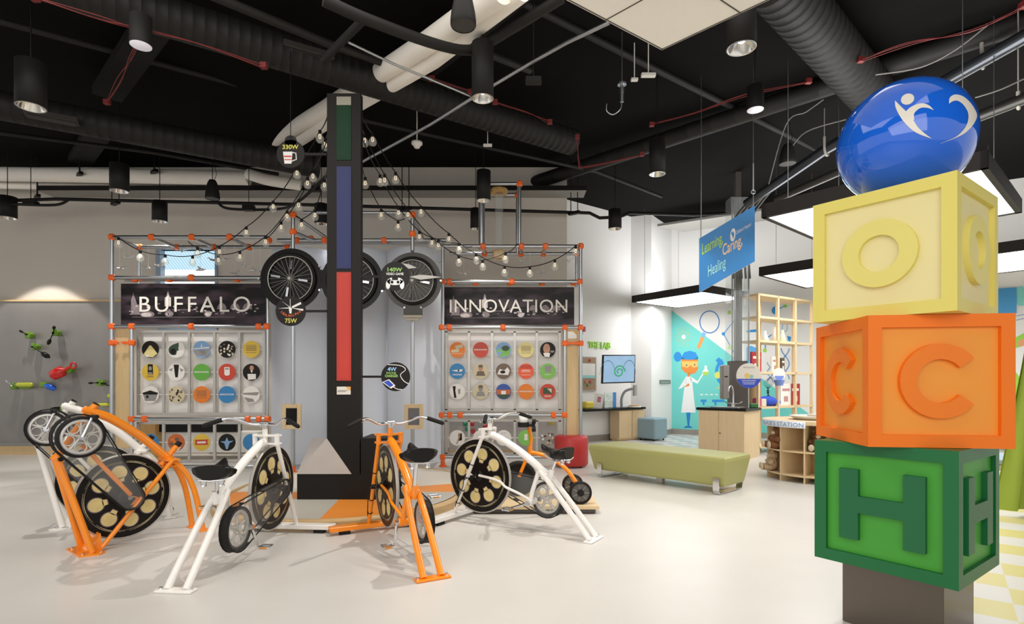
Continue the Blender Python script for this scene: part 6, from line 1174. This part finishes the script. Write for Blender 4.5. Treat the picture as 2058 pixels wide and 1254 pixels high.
def book(u_, v_, z, w_, h_, th, col, label, name='book', cat='book', lean=0):
    t_ = thing(name, label, cat, n+sx*u_+sy*v_+Z*z); m = M(); m.box(n+sx*u_+sy*v_+Z*(z+h_/2), (w_, th, h_), 0, .003, R=Matrix((sx, sy, Z)).transposed()); part('cover', m, mat('bk'+col[1:], col, .5), t_); m = M(); m.box(n+sx*u_+sy*(v_-th/2-.001)+Z*(z+h_*.72), (w_*.7, .002, h_*.12), R=Matrix((sx, sy, Z)).transposed()); m.box(n+sx*u_+sy*(v_-th/2-.001)+Z*(z+h_*.3), (w_*.4, .002, h_*.25), R=Matrix((sx, sy, Z)).transposed()); part('cover_print', m, mat('bkp'+('w' if col != '#e9e6e0' else 'd'), '#ece8d8' if col != '#e9e6e0' else '#b98a8a', .5), t_)
u1, u2, u3 = us[1], us[2], us[3]
book(.12, .15, 1.5, .3, .37, .03, '#b02a35', 'red book leaning at the near end of the middle shelf')
book(u1+.12, .15, 1.5, .26, .3, .03, '#e9e6e0', 'white book in the middle shelf bay'); book(u2-.2, .2, 1.5, .1, .28, .12, '#5a4a3c', 'dark brown books beside the white book')
book(u1+.4, .12, .86, .34, .42, .03, '#e9e6e0', 'tall white book on the lower shelf'); book(u2+.25, .18, .86, .32, .42, .03, '#a82a30', 'red book on the lower shelf, right bay')
for u_, z, h_, col, lab in ((u1+.18, 2.08, .3, '#f0eeea', 'white cone flask shape on the second shelf'), (u1-.12, 2.08, .2, '#e9eef0', 'small pale cone on the second shelf, left bay'), (u2-.12, 2.08, .25, '#e4efd4', 'pale green narrow cone on the second shelf')):
    m = M(); p = n+sx*u_+sy*.2+Z*z; m.lathe([(0, 0), (.08, 0), (.025, h_*.8), (.025, h_), (0, h_)], p, Z, 16); top('paper_cone', m, mat('cone'+col[1:], col, .5), lab, 'flask')
p = n+sx*.14+sy*.22+Z*.86; m = M(); m.lathe([(0, 0), (.1, 0), (.13, .1), (.11, .24), (.13, .4), (.12, .46), (.04, .5), (.035, .56), (0, .56)], p, Z, 20); top('torso_model', m, mat('torso_tan', '#b89a70', .5), 'tan anatomical torso model on the lower shelf', 'model')
p = n+sx*(u1*.75)+sy*.15+Z*.86; m = M(); m.ball(p+Z*.09, (.19, .13, .1), 16, 10); m.ball(p+Vector((.18, .08, .07)), (.12, .1, .07), 14, 8); top('blue_fabric_bag', m, mat('fabric_blue', '#2b4fc4', .7, bump=.6, scale=20), 'bundle of bright blue cloth on the lower shelf', 'cloth')
m = M()
for k in range(7): a_ = p+Vector((.0+.012*k, 0, .18)); m.tube(smooth([a_, a_+Vector((.05-.02*k, 0, .1)), a_+Vector((-.05+.02*k, .02, .25)), a_+Vector((.06, 0, .36))]), .003, 5)
top('coiled_wires', m, black, 'tangle of thin black wires above the blue cloth', 'wires')
p = n+sx*.06+sy*.08+Z*.86; m = M(); m.box(p+Z*.08, (.13, .1, .16), 0, .01, yaw=.5); top('small_box', m, mat('box_magenta', '#b84a72', .5), 'magenta box at the near end of the lower shelf', 'box'); p = p+sx*.16; m = M(); m.box(p+Z*.07, (.12, .08, .14), 0, .01, yaw=.3); top('small_box', m, mat('box_pale', '#d9d2b8', .5), 'pale box beside the magenta one', 'box')
m = M(); p = W(1514, 812, 9.7); m.box((p.x, p.y, .9), (.14, .1, .075), 0, .01); top('green_box', m, mat('box_green', '#2c6a35', .5), 'small dark green box at the right end of the sink worktop', 'box')
m = M(); p = W(1566, 752, 9.7); m.cyl(p+Yv*.01, p, .11, 24); m.flat(circ(0, -.03, .08, 14, None, PI, 2*PI), p-Yv*.001, X, Z, 1); m.cyl(p-Z*.1, p-Z*.2, .09, 16, 1, .06); m.cyl(p+Yv*.005-Z*.2, (p.x, p.y+.005, .0), .01, 8); top('standing_tag', m, [whitem, mat('tag_blue', '#7b93d6', .5)], 'small round white and blue sign on a stem before the shelf', 'sign')
# nurse's station round cubby
nc = Vector((4.14, 7.58, 0)); NR = .62; t = thing('round_cubby', "round plywood cubby table with a label reading NURSE'S STATION", 'cubby table', nc)
m = M(); m.lathe([(0, .75), (NR+.03, .75), (NR+.04, .76), (NR+.04, .80), (0, .80)], nc, Z, 48, smooth=False); part('table_top', m, ply2, t)
for z in (.40, .09):
    m = M(); m.lathe([(0, z-.01), (NR, z-.01), (NR, z+.01), (0, z+.01)], nc, Z, 48, smooth=False); part('shelf_board', m, ply2, t)
for k in range(12):
    a = math.radians(200+30*k); d = Vector((math.cos(a), math.sin(a), 0)); s2 = Vector((-d.y, d.x, 0)); m = M(); m.box(nc+d*(NR*.66)+Z*.375, (NR*.66, .018, .75), R=Matrix((d, s2, Z)).transposed()); part('divider', m, ply2, t)
m = M(); m.lathe([(NR*.34, 0), (NR*.34, .75)], nc, Z, 24); part('core', m, plyd, t)
m = M(); a0_, a1_ = math.radians(168), math.radians(232); R2 = NR+.042; m.lathe([(R2, .715), (R2, .80), (R2-.006, .80), (R2-.006, .715), (R2, .715)], nc, Z, 20, 0, a0=a0_, a1=a1_)
vs, fs, x0_, x1_, y0_, y1_ = glyphs("NURSE'S STATION", .01, 0, 1.05)
m.add([nc+Vector((math.cos(a0_+(a1_-a0_)*(.03+.94*(v.x-x0_)/(x1_-x0_)))*(R2+.002), math.sin(a0_+(a1_-a0_)*(.03+.94*(v.x-x0_)/(x1_-x0_)))*(R2+.002), .728+.058*(v.y-y0_)/(y1_-y0_))) for v in vs], fs, 1); part('name_label', m, [mat('label_pale', '#dfe3ea', .5), mat('label_blue', '#7f9fcb', .5)], t)
def bear(c, yaw, label, s_=1.0, col='#7a4e2c'):
    t_ = thing('plush_bear', label, 'stuffed toy', c, yaw); fur = mat('fur'+col[1:], col, .9, var=.3, scale=30, bump=.8); pale = mat('fur_pale', '#cdb99a', .9, bump=.6, scale=30)
    m = M(); m.ball((0, 0, .1*s_), (.09*s_, .1*s_, .1*s_), 16, 12); m.ball((.02*s_, 0, .22*s_), (.075*s_, .075*s_, .07*s_), 16, 12)
    for s3 in (-1, 1): m.ball((.0, s3*.06*s_, .285*s_), .026*s_, 10, 8); m.ball((-.03*s_, s3*.1*s_, .13*s_), (.05*s_, .035*s_, .04*s_), 12, 8); m.tube([(-.02*s_, s3*.06*s_, .05*s_), (-.13*s_, s3*.08*s_, .05*s_)], .042*s_, 12)
    part('body', m, fur, t_, local=True); m = M()
    for s3 in (-1, 1): m.ball((-.15*s_, s3*.085*s_, .055*s_), (.02*s_, .04*s_, .05*s_), 12, 8)
    m.ball((-.05*s_, 0, .21*s_), (.03*s_, .035*s_, .028*s_), 10, 8); part('paw_pad', m, pale, t_, local=True)
ga = lambda deg, r_, z: nc+Vector((math.cos(math.radians(deg))*r_, math.sin(math.radians(deg))*r_, z))
bear(ga(188, .56, .415), math.radians(0), 'brown plush bear with pale paws hanging out of the upper left cubby', 1.0)
bear(ga(246, .46, .415), math.radians(60), 'brown plush bear with pale feet in the upper right cubby, beside the green block', .9, '#6d4526')
bear(ga(178, .58, .105), math.radians(-15), 'tan plush animal with pale feet in the lower left cubby', .9, '#b59a78')
m = M(); p = nc+Vector((-.05, -.05, .80)); m.lathe([(0, 0), (.22, 0), (.30, .05), (.29, .055), (.2, .015), (0, .015)], p, Z, 24); m.box(p+Vector((.1, 0, .06)), (.3, .2, .03), 0, .01, yaw=.4); top('white_tray', m, mat('tray_cream', '#d9cfbf', .5), 'cream infant scale tray on the round cubby table', 'tray')

# ------------------------------------------------------------------ far right
t = thing('green_gown', 'lime green cloth gown hanging at the right picture edge', 'garment', (5.0, 5.35, .05)); m = M(); N = 20; vs = []
for j in range(9):
    z = 1.62-(1.62-.07)*j/8
    for k in range(N+1): f = k/N; sp_ = .16+.26*(j/8); x = 5.0+(f-.5)*2*sp_+.12; y = 5.35+.04*math.sin(f*22+j*.2)*(.3+j/8); vs.append((x, y, z))
m.add(vs, [(j*(N+1)+k, j*(N+1)+k+1, (j+1)*(N+1)+k+1, (j+1)*(N+1)+k) for j in range(8) for k in range(N)], 0, True); m.add([(v[0], v[1]+.02, v[2]) for v in vs], [(j*(N+1)+k+1, j*(N+1)+k, (j+1)*(N+1)+k, (j+1)*(N+1)+k+1) for j in range(8) for k in range(N)], 0, True); part('cloth', m, mat('lime_cloth', '#9fb53a', .6), t)
m = M(); m.tube([(5.12, 5.4, 1.6), (5.12, 5.4, 3.0)], .008, 6); part('hanger_wire', m, steel, t)
t = thing('low_play_table', 'low wooden table with a pale blue mat behind the green block', 'table', (5.9, 6.6, 0)); m = M(); m.bb((5.45, 6.3, .30), (6.7, 7.0, .36)); m.bb((5.5, 6.35, 0), (5.56, 6.95, .3)); m.bb((6.5, 6.35, 0), (6.56, 6.95, .3)); m.bb((5.45, 6.3, .02), (6.7, 6.36, .1)); part('table', m, ply2, t); m = M(); m.bb((5.46, 6.31, .362), (6.69, 6.99, .42), 0, .01); part('mat', m, mat('mat_blue', '#a9bccb', .6), t)
m = M(); m.bb((5.9, 8.1, .55), (6.5, 8.4, .85)); top('wood_crate', m, ply2, 'plain wooden crate behind the orange block edge', 'crate'); 
m = M(); m.bb((5.85, 8.05, 0), (6.7, 8.5, .55)); top('white_bench', m, whitem, 'low white bench unit behind the blocks', 'bench')
m = M(); m.box(onwall(2048, 535)+mn*.16, (.8, .3, .17), 0, .02, R=Matrix((mu, mn, Z)).transposed()); top('wall_unit', m, whitem, 'white box unit on the wall at the right edge, below the light boxes', 'wall unit')
m = M(); a_ = onwall(2012, 630); m.box(onwall(2008, 606)+mn*.02, (.5, .02, .5), R=Matrix((mu, mn, Z)).transposed()); top('framed_poster', m, mat('poster_blue2', '#4aa0dc', .5), 'blue framed poster right of the yellow block', 'poster')
m = M(); labrect(m, 1172, 656, 1177, 666, .05, .05, 0); labrect(m, 1172, 667, 1176, 671, .04, .04, 1); top('fire_alarm', m, [red, whitem], 'small red fire alarm right of the right pipe frame', 'alarm')
